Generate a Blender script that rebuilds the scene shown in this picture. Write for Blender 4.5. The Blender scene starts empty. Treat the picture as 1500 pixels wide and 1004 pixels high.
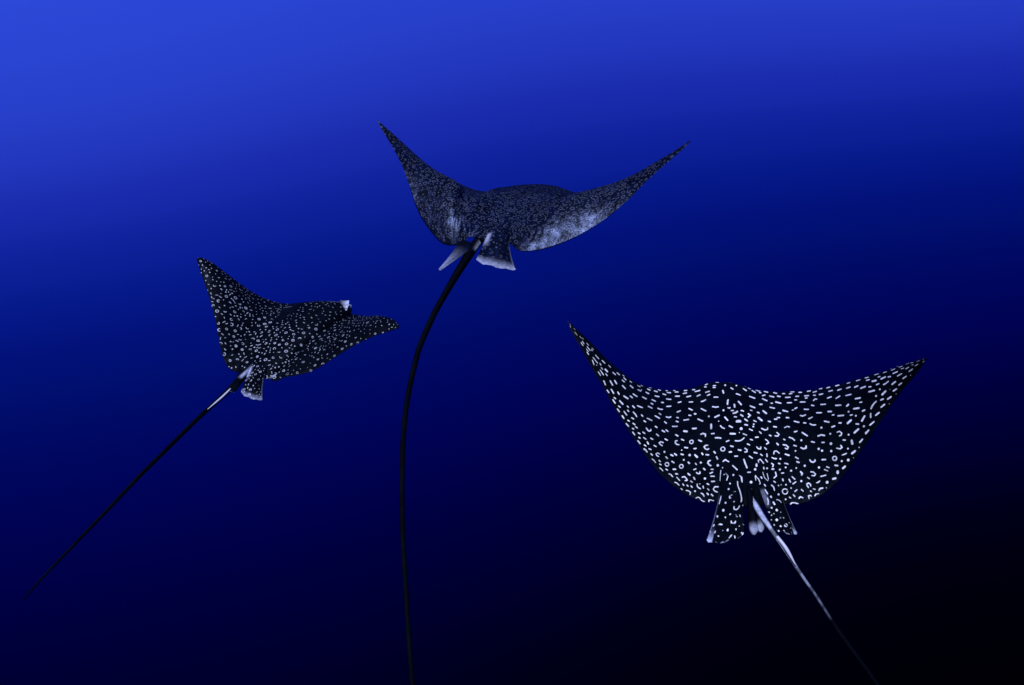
import bpy, bmesh, math, random
import numpy as np
from mathutils import Matrix, Vector

scene = bpy.context.scene

# ---------------------------------------------------------------- camera
cam_data = bpy.data.cameras.new('camera')
cam_data.sensor_width = 36.0
cam_data.lens = 24.0
cam_data.clip_start = 0.05
cam_data.clip_end = 2000.0
cam = bpy.data.objects.new('camera', cam_data)
cam.location = (0, 0, 0)
cam.rotation_euler = (math.radians(90 - 20), 0, 0)          # looking 20 degrees down into the blue
scene.collection.objects.link(cam)
scene.camera = cam

# ---------------------------------------------------------------- open water as the world
# Downwelling light in clear ocean: bright towards the surface, dying away into the deep.
world = bpy.data.worlds.new('World'); scene.world = world; world.use_nodes = True
nt = world.node_tree; nt.nodes.clear()
wout = nt.nodes.new('ShaderNodeOutputWorld'); bg = nt.nodes.new('ShaderNodeBackground')
tc = nt.nodes.new('ShaderNodeTexCoord')
def wdot(v):
    n = nt.nodes.new('ShaderNodeVectorMath'); n.operation = 'DOT_PRODUCT'; n.inputs[1].default_value = v
    nt.links.new(tc.outputs['Generated'], n.inputs[0]); return n.outputs['Value']
def wmath(op, a, b):
    n = nt.nodes.new('ShaderNodeMath'); n.operation = op
    for k, v in enumerate((a, b)):
        if isinstance(v, float): n.inputs[k].default_value = v
        else: nt.links.new(v, n.inputs[k])
    return n.outputs[0]
side, height = wdot((1, 0, 0)), wdot((0, .342, .940))       # the glow of the surface lies ahead and to the left
lift = wmath('MULTIPLY', side, height)
level = wmath('ADD', wmath('ADD', height, wmath('MULTIPLY', side, -.25)), wmath('ADD', wmath('MULTIPLY', lift, .30), wmath('MULTIPLY', lift, side)))
mr = nt.nodes.new('ShaderNodeMapRange'); mr.inputs[1].default_value = -0.8; mr.inputs[2].default_value = 1.0
ramp = nt.nodes.new('ShaderNodeValToRGB'); ramp.color_ramp.interpolation = 'CARDINAL'
WATER = [(-.80, (0, 0, .0008)), (-.63, (0, 0, .0022)), (-.56, (0, 0, .0036)), (-.49, (0, 0, .0064)), (-.42, (0, 0, .0120)), (-.35, (0, 0, .0230)),
         (-.28, (0, 0, .0360)), (-.21, (0, .0002, .052)), (-.14, (0, .0006, .073)), (-.07, (0, .0014, .098)), (.0, (.0001, .0027, .124)),
         (.07, (.0003, .0046, .158)), (.14, (.0008, .0066, .204)), (.21, (.0026, .0115, .270)), (.28, (.0062, .0185, .355)), (.35, (.0125, .0300, .455)),
         (.42, (.0185, .0460, .555)), (.49, (.0225, .0570, .632)), (.56, (.0255, .0680, .680)), (.75, (.034, .100, .78)), (1.0, (.05, .15, .90))]
els = ramp.color_ramp.elements
while len(els) > 1: els.remove(els[-1])
for i, (t, c) in enumerate(WATER):
    p = (t + .8) / 1.8
    e = els[0] if i == 0 else els.new(p)
    e.position = p; e.color = (*c, 1)
nt.links.new(level, mr.inputs[0])
nt.links.new(mr.outputs[0], ramp.inputs[0]); nt.links.new(ramp.outputs[0], bg.inputs[0])
bg.inputs[1].default_value = 1.0
nt.links.new(bg.outputs[0], wout.inputs[0])

# ---------------------------------------------------------------- sun, high behind the diver
sun_data = bpy.data.lights.new('sun', 'SUN'); sun_data.energy = 4.6; sun_data.angle = math.radians(4); sun_data.color = (.82, .87, 1.0)
sun = bpy.data.objects.new('sun', sun_data); scene.collection.objects.link(sun)
SUN_EL, SUN_AZ = math.radians(60), math.radians(25)       # azimuth from straight behind the camera towards its left
sdir = Vector((-math.sin(SUN_AZ) * math.cos(SUN_EL), -math.cos(SUN_AZ) * math.cos(SUN_EL), math.sin(SUN_EL)))
sun.rotation_euler = sdir.to_track_quat('Z', 'Y').to_euler()

scene.view_settings.view_transform = 'Standard'; scene.view_settings.look = 'None'
scene.view_settings.exposure = 0.0; scene.view_settings.gamma = 1.0
scene.view_settings.use_curve_mapping = False
scene.cycles.max_bounces = 6

# ---------------------------------------------------------------- geometry of one eagle ray
# A ray is described in its own frame (x right, y forward, z up through the back, metres):
#   LE / TE : points along the front and rear margin, left tip -> right tip, with span parameter s
def pchip(x, Y, q):
    """Monotone cubic interpolation of the columns of Y over knots x, sampled at q."""
    x = np.asarray(x, float); Y = np.asarray(Y, float).reshape(len(x), -1); q = np.asarray(q, float)
    h = np.diff(x)[:, None]; d = np.diff(Y, axis=0) / h
    m = np.zeros_like(Y)
    w1 = 2 * h[1:] + h[:-1]; w2 = h[1:] + 2 * h[:-1]
    ok = d[:-1] * d[1:] > 0
    with np.errstate(divide='ignore', invalid='ignore'):
        mm = (w1 + w2) / (w1 / d[:-1] + w2 / d[1:])
    m[1:-1] = np.where(ok, mm, 0)
    m[0], m[-1] = d[0], d[-1]
    i = np.clip(np.searchsorted(x, q) - 1, 0, len(x) - 2)
    t = ((q - x[i]) / (x[i + 1] - x[i]))[:, None]; hh = h[i]
    return ((1 + 2 * t) * (1 - t) ** 2 * Y[i] + t * (1 - t) ** 2 * hh * m[i]
            + t * t * (3 - 2 * t) * Y[i + 1] + t * t * (t - 1) * hh * m[i + 1])

def smooth(A, sig):
    k = np.arange(-3 * sig, 3 * sig + 1); k = np.exp(-.5 * (k / sig) ** 2); k /= k.sum()
    P = np.concatenate([np.repeat(A[:1], 3 * sig, 0), A, np.repeat(A[-1:], 3 * sig, 0)])
    return np.stack([np.convolve(P[:, j], k, 'valid') for j in range(A.shape[1])], 1)

def sstep(a, b, x):
    t = np.clip((x - a) / (b - a), 0, 1); return t * t * (3 - 2 * t)

def unit(v): return v / np.maximum(np.linalg.norm(v, axis=-1, keepdims=True), 1e-9)

def span_samples():
    c = np.linspace(0, .14, 76); w = np.linspace(.14, 1, 236)[1:]
    p = np.concatenate([c, w]); return np.concatenate([-p[:0:-1], p])

NV = 300
def disc(ray):
    """Top sheet and belly sheet of the body disc: head, trunk and both wings."""
    s = span_samples(); n = len(s)
    LE = pchip(ray['s_le'], ray['le'], s); TE = pchip(ray['s_te'], ray['te'], s)
    v = np.linspace(0, 1, NV) ** 1.12
    P0 = LE[:, None] + (TE - LE)[:, None] * v[None, :, None]
    # chordwise normal of every span station, smoothed so that the sheet stays fair
    tan = np.gradient(smooth((LE + TE) / 2, 10), axis=0); ch = LE - TE
    nrm = unit(np.cross(unit(tan), unit(ch))); nrm = unit(smooth(nrm, 8))
    nrm = np.where(nrm[:, 2:3] < -.2, -nrm, nrm) if ray.get('flip') else nrm
    a = np.abs(s)[:, None]; V = v[None, :]
    side = np.where(s < 0, 0, 1)
    camb = np.array(ray['camber'])[side][:, None] * np.sin(np.pi * np.clip(a, 0, 1)) ** .8 * (4 * V * (1 - V)) \
         + np.array(ray['droop'])[side][:, None] * sstep(.0, .34, a) * (1 - sstep(.34, .80, a)) * np.sin(np.pi * V ** 1.9)
    tw = (.030 * (1 - a) ** 1.3 + .0035) * 2.1 * np.sqrt(V) * (1 - V) ** .65
    w = ray['tww'] - .06 * sstep(.35, 1, V)
    trunk = np.exp(-(a / w) ** ray['tw'])
    along = (1 - np.exp(-V / .05)) * (1 - .72 * sstep(.40, 1, V)) * np.sqrt(np.clip(1 - V ** 26, 0, 1))
    top = tw + ray['trunk'] * trunk * along
    # brow ridges over the eyes and the shallow groove between the shoulders
    top = top + ray['brow'] * np.exp(-((a - .088) / .028) ** 2 - ((V - .115) / .06) ** 2) * np.where(s < 0, 1.15, 1.0)[:, None]
    top = top - .010 * np.exp(-(a / .025) ** 2) * sstep(.15, .3, V) * (1 - sstep(.45, .6, V))
    top = top + .006 * np.exp(-(a / .018) ** 2) * sstep(.5, .65, V) * (1 - sstep(.92, 1., V))
    # slack folds where the wing roots meet the trunk
    fold = np.exp(-((a - .19) / .075) ** 2) * sstep(.42, .7, V) * (1 - sstep(.93, 1., V))
    top = top + ray['fold'] * fold * (np.sin(a * 170 + V * 9 + 2 * np.sin(V * 13 + s[:, None] * 5)) + .6 * np.sin(a * 97 - V * 31))
    top = np.maximum(top, 0); top[:, 0] = 0; top[:, -1] = 0
    bot = .75 * tw + .62 * ray['trunk'] * trunk * along
    bot[:, 0] = 0; bot[:, -1] = 0
    N = nrm[:, None]
    T = P0 + N * (camb + top)[..., None]
    jb = np.unique(np.round(np.linspace(0, NV - 1, 26)).astype(int))
    B = (P0 + N * (camb - bot)[..., None])[:, jb]
    return s, v, T, B

def tube(path, rad, nseg=12, up=(0, 0, 1), sub=6):
    """Tapered tube through a path, closed to a point at the end."""
    path = np.asarray(path, float); rad = np.asarray(rad, float)
    k = np.linspace(0, 1, len(path)); q = np.linspace(0, 1, (len(path) - 1) * sub + 1)
    d = np.concatenate([[0], np.cumsum(np.linalg.norm(np.diff(path, axis=0), axis=1))])
    P = pchip(d, path, np.interp(q, k, d)); R = pchip(d, rad, np.interp(q, k, d))[:, 0]
    t = unit(np.gradient(P, axis=0)); u = np.array(up, float)
    ring = np.linspace(0, 2 * np.pi, nseg, endpoint=False); X = []; E = []
    for i in range(len(P)):
        e1 = unit(u - t[i] * (u @ t[i])); e2 = np.cross(t[i], e1); u = e1
        X.append(P[i] + R[i] * (np.cos(ring)[:, None] * e1 + np.sin(ring)[:, None] * e2)); E.append(unit(X[-1] - P[i]))
    X = np.array(X); f = []
    for i in range(len(P) - 1):
        for j in range(nseg):
            jn = (j + 1) % nseg; f.append((i * nseg + j, i * nseg + jn, (i + 1) * nseg + jn, (i + 1) * nseg + j))
    X = X.reshape(-1, 3)
    f.append(tuple(range(nseg - 1, -1, -1))); last = (len(P) - 1) * nseg; f.append(tuple(last + j for j in range(nseg)))
    return X, f, np.repeat(q, nseg), np.array(E).reshape(-1, 3)

NF = 44
def fin(b0, b1, t0, t1, bulge, up, rnd=.10, thick=.006, hollow=.10):
    """A pelvic fin: a leaf between base edge b0-b1 and tip edge t0-t1. Returns top and belly sheets."""
    b0, b1, t0, t1 = (np.array(p, float) for p in (b0, b1, t0, t1))
    A, Bq = np.meshgrid(np.linspace(0, 1, NF), np.linspace(0, 1, NF), indexing='ij')   # A: base->tip, B: outer->inner
    tipr = 1 + rnd * np.sin(np.pi * Bq) - .06 * np.abs(2 * Bq - 1) ** 5 + .010 * np.sin(Bq * 17 + 1) + .004 * np.sin(Bq * 41)
    Aq = A * tipr
    e0 = b0 + (t0 - b0) * Aq[..., None]; e1 = b1 + (t1 - b1) * Aq[..., None]
    # margins curve: the outer edge is hollow, the inner edge slightly full
    wid = np.linalg.norm(b1 - b0 + t1 - t0) / 2; ac = unit(b1 - b0 + t1 - t0)
    sag = hollow * wid * np.sin(np.pi * np.clip(A, 0, 1)) * (1 - Bq) ** 1.5
    P = e0 + (e1 - e0) * Bq[..., None] + sag[..., None] * ac
    nr = unit(np.cross(t0 - b0 + t1 - b1, b1 - b0 + t1 - t0)); nr = nr if nr @ np.array(up) > 0 else -nr
    arch = np.sin(np.pi * np.clip(Bq, 0, 1)) ** .8
    rip = .0018 * np.sin(Bq * 17 + A * 3) * A
    h = bulge * arch * np.sin(np.pi * np.clip(A * .8 + .12, 0, 1)) + rip
    th = thick * np.sqrt(np.clip(4 * Bq * (1 - Bq), 0, 1)) * (1 - A ** 6) * (1 - .5 * A)
    return P + nr * (h + th)[..., None], P + nr * (h - th)[..., None], A, Bq


# ---------------------------------------------------------------- measured shapes (metres, each ray in its own frame)
RAYS = {
 'R': {
  's_le': [-1.0,-0.9775,-0.9549,-0.9322,-0.9095,-0.8868,-0.8639,-0.841,-0.8181,-0.795,-0.7719,-0.7487,-0.7254,-0.7021,-0.6786,-0.6551,-0.6314,-0.6077,-0.5839,-0.5599,-0.5359,-0.5117,-0.4874,-0.463,-0.4384,-0.4136,-0.3887,-0.3637,-0.3384,-0.3129,-0.2872,-0.2612,-0.2349,-0.2083,-0.1813,-0.1539,-0.1259,-0.1175,-0.0997,-0.0734,-0.042,0.0,0.042,0.0734,0.0997,0.1175,0.1259,0.1539,0.1813,0.2083,0.2349,0.2612,0.2872,0.3129,0.3384,0.3637,0.3887,0.4136,0.4384,0.463,0.4874,0.5117,0.5359,0.5599,0.5839,0.6077,0.6314,0.6551,0.6786,0.7021,0.7254,0.7487,0.7719,0.795,0.8181,0.841,0.8639,0.8868,0.9095,0.9322,0.9549,0.9775,1.0],
  'le': [[-0.7363,0.1101,0.6087],[-0.7256,0.1172,0.5888],[-0.7149,0.1246,0.5688],[-0.7034,0.1328,0.5493],[-0.692,0.1412,0.5297],[-0.6807,0.1498,0.5099],[-0.6699,0.158,0.4896],[-0.6591,0.1664,0.4693],[-0.6486,0.1744,0.4486],[-0.6384,0.1824,0.4276],[-0.6282,0.1904,0.4064],[-0.618,0.1986,0.3852],[-0.6057,0.2079,0.3653],[-0.5926,0.2176,0.346],[-0.5793,0.2271,0.3265],[-0.5658,0.2366,0.307],[-0.5521,0.2461,0.2875],[-0.5383,0.2557,0.2679],[-0.5243,0.2655,0.2481],[-0.5098,0.2755,0.2285],[-0.4946,0.2854,0.2092],[-0.4789,0.2946,0.19],[-0.4626,0.3027,0.1708],[-0.4437,0.3114,0.1548],[-0.4242,0.3193,0.1389],[-0.4036,0.3276,0.1245],[-0.3824,0.336,0.1107],[-0.3601,0.3452,0.0988],[-0.3374,0.3542,0.0876],[-0.314,0.3628,0.0778],[-0.29,0.3706,0.0699],[-0.2655,0.3775,0.0637],[-0.2406,0.3848,0.061],[-0.2154,0.3918,0.0585],[-0.1902,0.3991,0.0563],[-0.1651,0.4074,0.0543],[-0.1395,0.4165,0.0518],[-0.1295,0.4496,0.038],[-0.1083,0.4993,0.0168],[-0.0772,0.5401,-0.0014],[-0.0398,0.5615,-0.0122],[0.0101,0.568,-0.0178],[0.0599,0.5625,-0.0186],[0.0973,0.5418,-0.0126],[0.1285,0.5016,0.0016],[0.1497,0.4523,0.02],[0.1596,0.4194,0.0326],[0.1838,0.4068,0.0337],[0.2074,0.3946,0.0361],[0.2309,0.383,0.0399],[0.254,0.3714,0.0449],[0.2769,0.3595,0.0517],[0.2993,0.3463,0.0593],[0.3211,0.3313,0.0681],[0.3424,0.3145,0.0779],[0.3631,0.2965,0.0885],[0.3832,0.2775,0.0996],[0.4025,0.2589,0.1128],[0.421,0.2398,0.1268],[0.4387,0.2205,0.1422],[0.4555,0.2005,0.1589],[0.4712,0.1794,0.1767],[0.4863,0.1566,0.1942],[0.5005,0.1329,0.212],[0.5137,0.1087,0.2306],[0.5262,0.0841,0.2493],[0.5376,0.0601,0.2699],[0.5484,0.0358,0.2906],[0.5587,0.011,0.3113],[0.5684,-0.0142,0.3319],[0.5779,-0.0405,0.3517],[0.5868,-0.0672,0.3715],[0.5952,-0.0941,0.3915],[0.6032,-0.1214,0.4114],[0.6104,-0.1483,0.4327],[0.6172,-0.1755,0.4541],[0.6238,-0.2032,0.4754],[0.6302,-0.2312,0.4968],[0.6363,-0.2595,0.5182],[0.6422,-0.288,0.5396],[0.648,-0.3168,0.5605],[0.6539,-0.346,0.5805],[0.6595,-0.3752,0.6005]],
  's_te': [-1.0,-0.9775,-0.9549,-0.9322,-0.9095,-0.8868,-0.8639,-0.841,-0.8181,-0.795,-0.7719,-0.7487,-0.7254,-0.7021,-0.6786,-0.6551,-0.6314,-0.6077,-0.5839,-0.5599,-0.5359,-0.5117,-0.4874,-0.463,-0.4384,-0.4136,-0.3887,-0.3637,-0.3384,-0.3129,-0.2872,-0.2612,-0.2349,-0.2083,-0.1813,-0.1539,-0.1397,-0.1125,-0.071,-0.0355,0.0,0.0355,0.071,0.1125,0.1397,0.1539,0.1813,0.2083,0.2349,0.2612,0.2872,0.3129,0.3384,0.3637,0.3887,0.4136,0.4384,0.463,0.4874,0.5117,0.5359,0.5599,0.5839,0.6077,0.6314,0.6551,0.6786,0.7021,0.7254,0.7487,0.7719,0.795,0.8181,0.841,0.8639,0.8868,0.9095,0.9322,0.9549,0.9775,1.0],
  'te': [[-0.7363,0.1101,0.6087],[-0.7306,0.093,0.5865],[-0.7187,0.0783,0.5656],[-0.7062,0.064,0.5448],[-0.6929,0.0501,0.5242],[-0.6793,0.0363,0.5037],[-0.6661,0.0219,0.483],[-0.6528,0.0068,0.4623],[-0.6395,-0.0091,0.4415],[-0.6264,-0.0256,0.4206],[-0.6121,-0.0418,0.4001],[-0.5964,-0.0577,0.3803],[-0.582,-0.0744,0.3599],[-0.5692,-0.0924,0.3389],[-0.5562,-0.1111,0.3179],[-0.5431,-0.1305,0.297],[-0.5274,-0.1492,0.2771],[-0.5116,-0.168,0.2572],[-0.4958,-0.1868,0.2375],[-0.48,-0.2056,0.2178],[-0.4643,-0.2244,0.1981],[-0.4479,-0.2432,0.1787],[-0.4303,-0.2618,0.1597],[-0.4131,-0.2809,0.1403],[-0.396,-0.3002,0.1206],[-0.377,-0.3188,0.1017],[-0.3579,-0.3373,0.0826],[-0.3384,-0.3556,0.0636],[-0.3151,-0.3715,0.0471],[-0.2913,-0.3867,0.0307],[-0.2664,-0.4004,0.015],[-0.24,-0.4122,0.0009],[-0.2122,-0.4228,-0.0119],[-0.1819,-0.4311,-0.021],[-0.1506,-0.4391,-0.028],[-0.1175,-0.4428,-0.0231],[-0.1043,-0.433,-0.023],[-0.079,-0.4313,-0.0227],[-0.0406,-0.4467,-0.0222],[-0.0077,-0.4664,-0.0218],[0.0253,-0.48,-0.0214],[0.0582,-0.4697,-0.021],[0.0912,-0.4534,-0.0206],[0.1296,-0.4418,-0.0202],[0.1549,-0.4461,-0.0199],[0.168,-0.4573,-0.0197],[0.1967,-0.4544,-0.024],[0.2253,-0.4508,-0.0234],[0.2528,-0.446,-0.0175],[0.2788,-0.4405,-0.0086],[0.3039,-0.4345,0.0019],[0.3266,-0.4269,0.016],[0.348,-0.4186,0.0311],[0.3678,-0.4097,0.0479],[0.3873,-0.401,0.0646],[0.4037,-0.392,0.084],[0.4198,-0.3834,0.1033],[0.4348,-0.3753,0.1232],[0.4488,-0.3678,0.1437],[0.4622,-0.3612,0.1643],[0.4754,-0.3554,0.1847],[0.4882,-0.3502,0.2052],[0.5004,-0.3455,0.2257],[0.5119,-0.341,0.2464],[0.5231,-0.3368,0.267],[0.5341,-0.3331,0.2875],[0.5447,-0.3301,0.3081],[0.5547,-0.3281,0.3288],[0.5646,-0.3273,0.3494],[0.5742,-0.3274,0.37],[0.5834,-0.3282,0.3906],[0.5928,-0.3296,0.4109],[0.6018,-0.3316,0.4312],[0.6103,-0.3344,0.4518],[0.6194,-0.3386,0.4716],[0.628,-0.3438,0.4917],[0.6362,-0.3497,0.5121],[0.6429,-0.3559,0.5336],[0.6496,-0.3623,0.5552],[0.6551,-0.3688,0.5775],[0.6595,-0.3752,0.6005]],
  'camber': [0.05,0.05],
  'droop': [0.015,0.015],
  'trunk': 0.05,
  'brow': 0.008,
  'fold': 0.0015,
  'tw': 2.6,
  'tww': 0.125,
  'fins': [{"p":[[-0.0701,-0.2727,0.0159],[0.0155,-0.329,0.0205],[-0.1691,-0.705,-0.0194],[-0.0172,-0.6592,-0.0216]],"bulge":0.022,"rnd":0.03,"pale":0.12,"lvl":0.8,"inner":0.0,"spots":1},{"p":[[0.1595,-0.3402,0.0144],[0.0727,-0.3657,0.0047],[0.1886,-0.6212,-0.0432],[0.0989,-0.6196,-0.0189]],"bulge":0.018,"rnd":0.02,"pale":0.1,"lvl":0.8,"inner":0.3,"spots":1}],
  'tail': {"p":[[0.0166,-0.2328,-0.0507],[0.0303,-0.3524,-0.0345],[0.0496,-0.4921,-0.0071],[0.0755,-0.5704,-0.0196],[0.1375,-0.6481,-0.0933],[0.211,-0.7449,-0.1809],[0.2862,-0.9519,-0.2203],[0.347,-1.1704,-0.2064],[0.383,-1.3624,-0.1659]],"r":[0.02464,0.02075,0.01525,0.01212,0.00973,0.00765,0.00639,0.00539,0.00451],"pale":[0.02,0.3,0.6],"narrow":0,"pale_dir":[-0.149,-0.641,0.756]},
  'lobes': [{"p":[[0.0325,-0.3936,0.015],[0.0275,-0.497,-0.0105],[0.0284,-0.5532,-0.0347],[0.0271,-0.5837,-0.0511],[0.0251,-0.6003,-0.0614]],"r":[0.01139,0.01566,0.0185,0.01708,0.00569],"all":0},{"p":[[0.061,-0.3887,0.0114],[0.0552,-0.491,-0.0115],[0.0559,-0.5449,-0.0307],[0.0545,-0.5754,-0.0471],[0.0525,-0.5908,-0.055]],"r":[0.01139,0.01423,0.01594,0.01423,0.00569],"all":0}],
  'spines': [{"p":[[0.1096,-0.6221,-0.0476],[0.1381,-0.6556,-0.0761],[0.1695,-0.7015,-0.1231]],"r":[0.00683,0.0074,0.00171]}],
  'eyes': [[-0.0966,0.39,0.0376],[0.1197,0.3922,0.0218]],
  'loc': [1.0454,2.9124,-1.5544],
  'rot': [[0.97742,0.1697,-0.12587],[-0.18056,0.98026,-0.0805],[0.10973,0.10141,0.98877]],
  'tone': [0.82,0.83,0.86],
  'tint': [0.5,0.6,1.0],
 },
 'C': {
  's_le': [-1.0,-0.9775,-0.9549,-0.9322,-0.9095,-0.8868,-0.8639,-0.841,-0.8181,-0.795,-0.7719,-0.7487,-0.7254,-0.7021,-0.6786,-0.6551,-0.6314,-0.6077,-0.5839,-0.5599,-0.5359,-0.5117,-0.4874,-0.463,-0.4384,-0.4136,-0.3887,-0.3637,-0.3384,-0.3129,-0.2872,-0.2612,-0.2349,-0.2083,-0.1813,-0.1539,-0.1259,-0.1175,-0.0997,-0.0734,-0.042,0.0,0.042,0.0734,0.0997,0.1175,0.1259,0.1539,0.1813,0.2083,0.2349,0.2612,0.2872,0.3129,0.3384,0.3637,0.3887,0.4136,0.4384,0.463,0.4874,0.5117,0.5359,0.5599,0.5839,0.6077,0.6314,0.6551,0.6786,0.7021,0.7254,0.7487,0.7719,0.795,0.8181,0.841,0.8639,0.8868,0.9095,0.9322,0.9549,0.9775,1.0],
  'le': [[-0.8075,0.099,0.4687],[-0.7948,0.1067,0.4536],[-0.7821,0.1147,0.4385],[-0.7696,0.1229,0.4232],[-0.7576,0.131,0.4072],[-0.7456,0.1394,0.3911],[-0.7337,0.1479,0.3749],[-0.7218,0.1565,0.3587],[-0.7099,0.1652,0.3424],[-0.698,0.174,0.326],[-0.6861,0.1829,0.3094],[-0.6742,0.1919,0.2927],[-0.6622,0.201,0.2759],[-0.6496,0.2106,0.2597],[-0.6365,0.2205,0.2438],[-0.6234,0.2302,0.2279],[-0.6101,0.2401,0.212],[-0.5961,0.2506,0.1966],[-0.582,0.2613,0.181],[-0.5676,0.2719,0.1654],[-0.5518,0.2832,0.1512],[-0.5355,0.2936,0.1373],[-0.5184,0.3026,0.1236],[-0.5003,0.3107,0.1111],[-0.4812,0.3182,0.0995],[-0.4617,0.3248,0.0881],[-0.4417,0.3311,0.077],[-0.4209,0.3377,0.0671],[-0.3999,0.3435,0.0575],[-0.3786,0.3479,0.0483],[-0.3566,0.3519,0.0419],[-0.3342,0.3549,0.0377],[-0.3116,0.3566,0.034],[-0.2891,0.3578,0.0305],[-0.2671,0.3613,0.0308],[-0.2454,0.3667,0.0317],[-0.2229,0.3743,0.0321],[-0.2094,0.4138,0.0209],[-0.1807,0.4746,0.0038],[-0.1385,0.5273,-0.0105],[-0.0878,0.5593,-0.0185],[-0.0203,0.577,-0.0218],[0.0473,0.5811,-0.0211],[0.098,0.5655,-0.015],[0.1402,0.5264,-0.0023],[0.1689,0.475,0.0136],[0.1824,0.4398,0.0243],[0.2082,0.4293,0.0254],[0.2333,0.4181,0.0267],[0.2576,0.4077,0.0301],[0.2814,0.3978,0.035],[0.3048,0.3874,0.04],[0.3274,0.3768,0.0471],[0.3496,0.3649,0.0548],[0.3714,0.3516,0.0627],[0.3922,0.3382,0.0729],[0.4128,0.3245,0.0833],[0.4331,0.3106,0.0937],[0.4531,0.2968,0.1044],[0.4721,0.2834,0.1167],[0.4909,0.2694,0.1291],[0.5096,0.2545,0.1415],[0.5281,0.2389,0.1542],[0.5465,0.2227,0.1671],[0.5649,0.2061,0.18],[0.5832,0.1894,0.1929],[0.6011,0.1729,0.2064],[0.6186,0.1565,0.2203],[0.636,0.1399,0.2341],[0.6533,0.1231,0.248],[0.6706,0.1059,0.2618],[0.6878,0.0884,0.2756],[0.7049,0.0708,0.2894],[0.7219,0.0532,0.3032],[0.7388,0.0356,0.3171],[0.7555,0.0179,0.331],[0.7722,0.0,0.3448],[0.7884,-0.0179,0.3592],[0.8041,-0.0357,0.3741],[0.8198,-0.0535,0.389],[0.8352,-0.0712,0.4039],[0.8506,-0.0887,0.4189],[0.8659,-0.1061,0.4338]],
  's_te': [-1.0,-0.9775,-0.9549,-0.9322,-0.9095,-0.8868,-0.8639,-0.841,-0.8181,-0.795,-0.7719,-0.7487,-0.7254,-0.7021,-0.6786,-0.6551,-0.6314,-0.6077,-0.5839,-0.5599,-0.5359,-0.5117,-0.4874,-0.463,-0.4384,-0.4136,-0.3887,-0.3637,-0.3384,-0.3129,-0.2872,-0.2612,-0.2349,-0.2083,-0.1813,-0.1539,-0.1397,-0.1125,-0.071,-0.0355,0.0,0.0355,0.071,0.1125,0.1397,0.1539,0.1813,0.2083,0.2349,0.2612,0.2872,0.3129,0.3384,0.3637,0.3887,0.4136,0.4384,0.463,0.4874,0.5117,0.5359,0.5599,0.5839,0.6077,0.6314,0.6551,0.6786,0.7021,0.7254,0.7487,0.7719,0.795,0.8181,0.841,0.8639,0.8868,0.9095,0.9322,0.9549,0.9775,1.0],
  'te': [[-0.8075,0.099,0.4687],[-0.7907,0.0846,0.4524],[-0.7741,0.0704,0.436],[-0.7566,0.0571,0.4199],[-0.7386,0.0443,0.404],[-0.7206,0.0315,0.3879],[-0.7029,0.0181,0.3716],[-0.685,0.0041,0.3552],[-0.6668,-0.0104,0.3388],[-0.649,-0.0256,0.3222],[-0.6317,-0.0413,0.3053],[-0.6143,-0.0571,0.2884],[-0.597,-0.0732,0.2714],[-0.5813,-0.0908,0.2538],[-0.5654,-0.109,0.2363],[-0.5493,-0.1277,0.2188],[-0.5334,-0.147,0.2013],[-0.5176,-0.1663,0.1838],[-0.5026,-0.1859,0.1664],[-0.4878,-0.2056,0.149],[-0.4731,-0.2253,0.1317],[-0.4565,-0.2443,0.1149],[-0.439,-0.263,0.0981],[-0.4212,-0.2819,0.0808],[-0.4014,-0.2996,0.064],[-0.3796,-0.3162,0.0478],[-0.3577,-0.3328,0.0314],[-0.3343,-0.3482,0.0157],[-0.3102,-0.3631,0.0003],[-0.2853,-0.3771,-0.0148],[-0.2573,-0.3879,-0.0268],[-0.2265,-0.3931,-0.0309],[-0.1947,-0.395,-0.0294],[-0.1649,-0.393,-0.0177],[-0.138,-0.3914,-0.0013],[-0.1134,-0.3924,0.0179],[-0.1026,-0.3848,0.0179],[-0.082,-0.3875,0.0177],[-0.0507,-0.4096,0.0175],[-0.0238,-0.4349,0.0173],[0.0031,-0.4543,0.0171],[0.03,-0.4497,0.0169],[0.0569,-0.439,0.0168],[0.0882,-0.4341,0.0165],[0.1088,-0.4428,0.0164],[0.1196,-0.4562,0.0163],[0.144,-0.4592,-0.0024],[0.1732,-0.4562,-0.0125],[0.2025,-0.4478,-0.0122],[0.2316,-0.439,-0.011],[0.2595,-0.4281,-0.0057],[0.2874,-0.4166,-0.0006],[0.3142,-0.4034,0.007],[0.3406,-0.3896,0.0153],[0.3664,-0.3755,0.0244],[0.3916,-0.361,0.0345],[0.4167,-0.3468,0.0448],[0.4401,-0.3322,0.0575],[0.4633,-0.3182,0.0704],[0.4861,-0.3048,0.0839],[0.5079,-0.2918,0.0985],[0.5296,-0.2793,0.1131],[0.5491,-0.2664,0.1298],[0.5686,-0.2537,0.1464],[0.5876,-0.2409,0.1631],[0.6064,-0.2283,0.1798],[0.625,-0.2161,0.1965],[0.6418,-0.2045,0.2147],[0.6584,-0.1937,0.2329],[0.675,-0.1837,0.251],[0.6924,-0.1742,0.2682],[0.7097,-0.165,0.2853],[0.7273,-0.1562,0.3021],[0.7455,-0.1482,0.3181],[0.7635,-0.141,0.3342],[0.7815,-0.1347,0.3502],[0.7993,-0.129,0.3663],[0.817,-0.1235,0.3823],[0.8342,-0.1179,0.3987],[0.8501,-0.1121,0.4163],[0.8659,-0.1061,0.4338]],
  'camber': [0.03,0.03],
  'droop': [0.14,0.1],
  'trunk': 0.068,
  'brow': 0.006,
  'fold': 0.0022,
  'tw': 2.2,
  'tww': 0.13,
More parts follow.
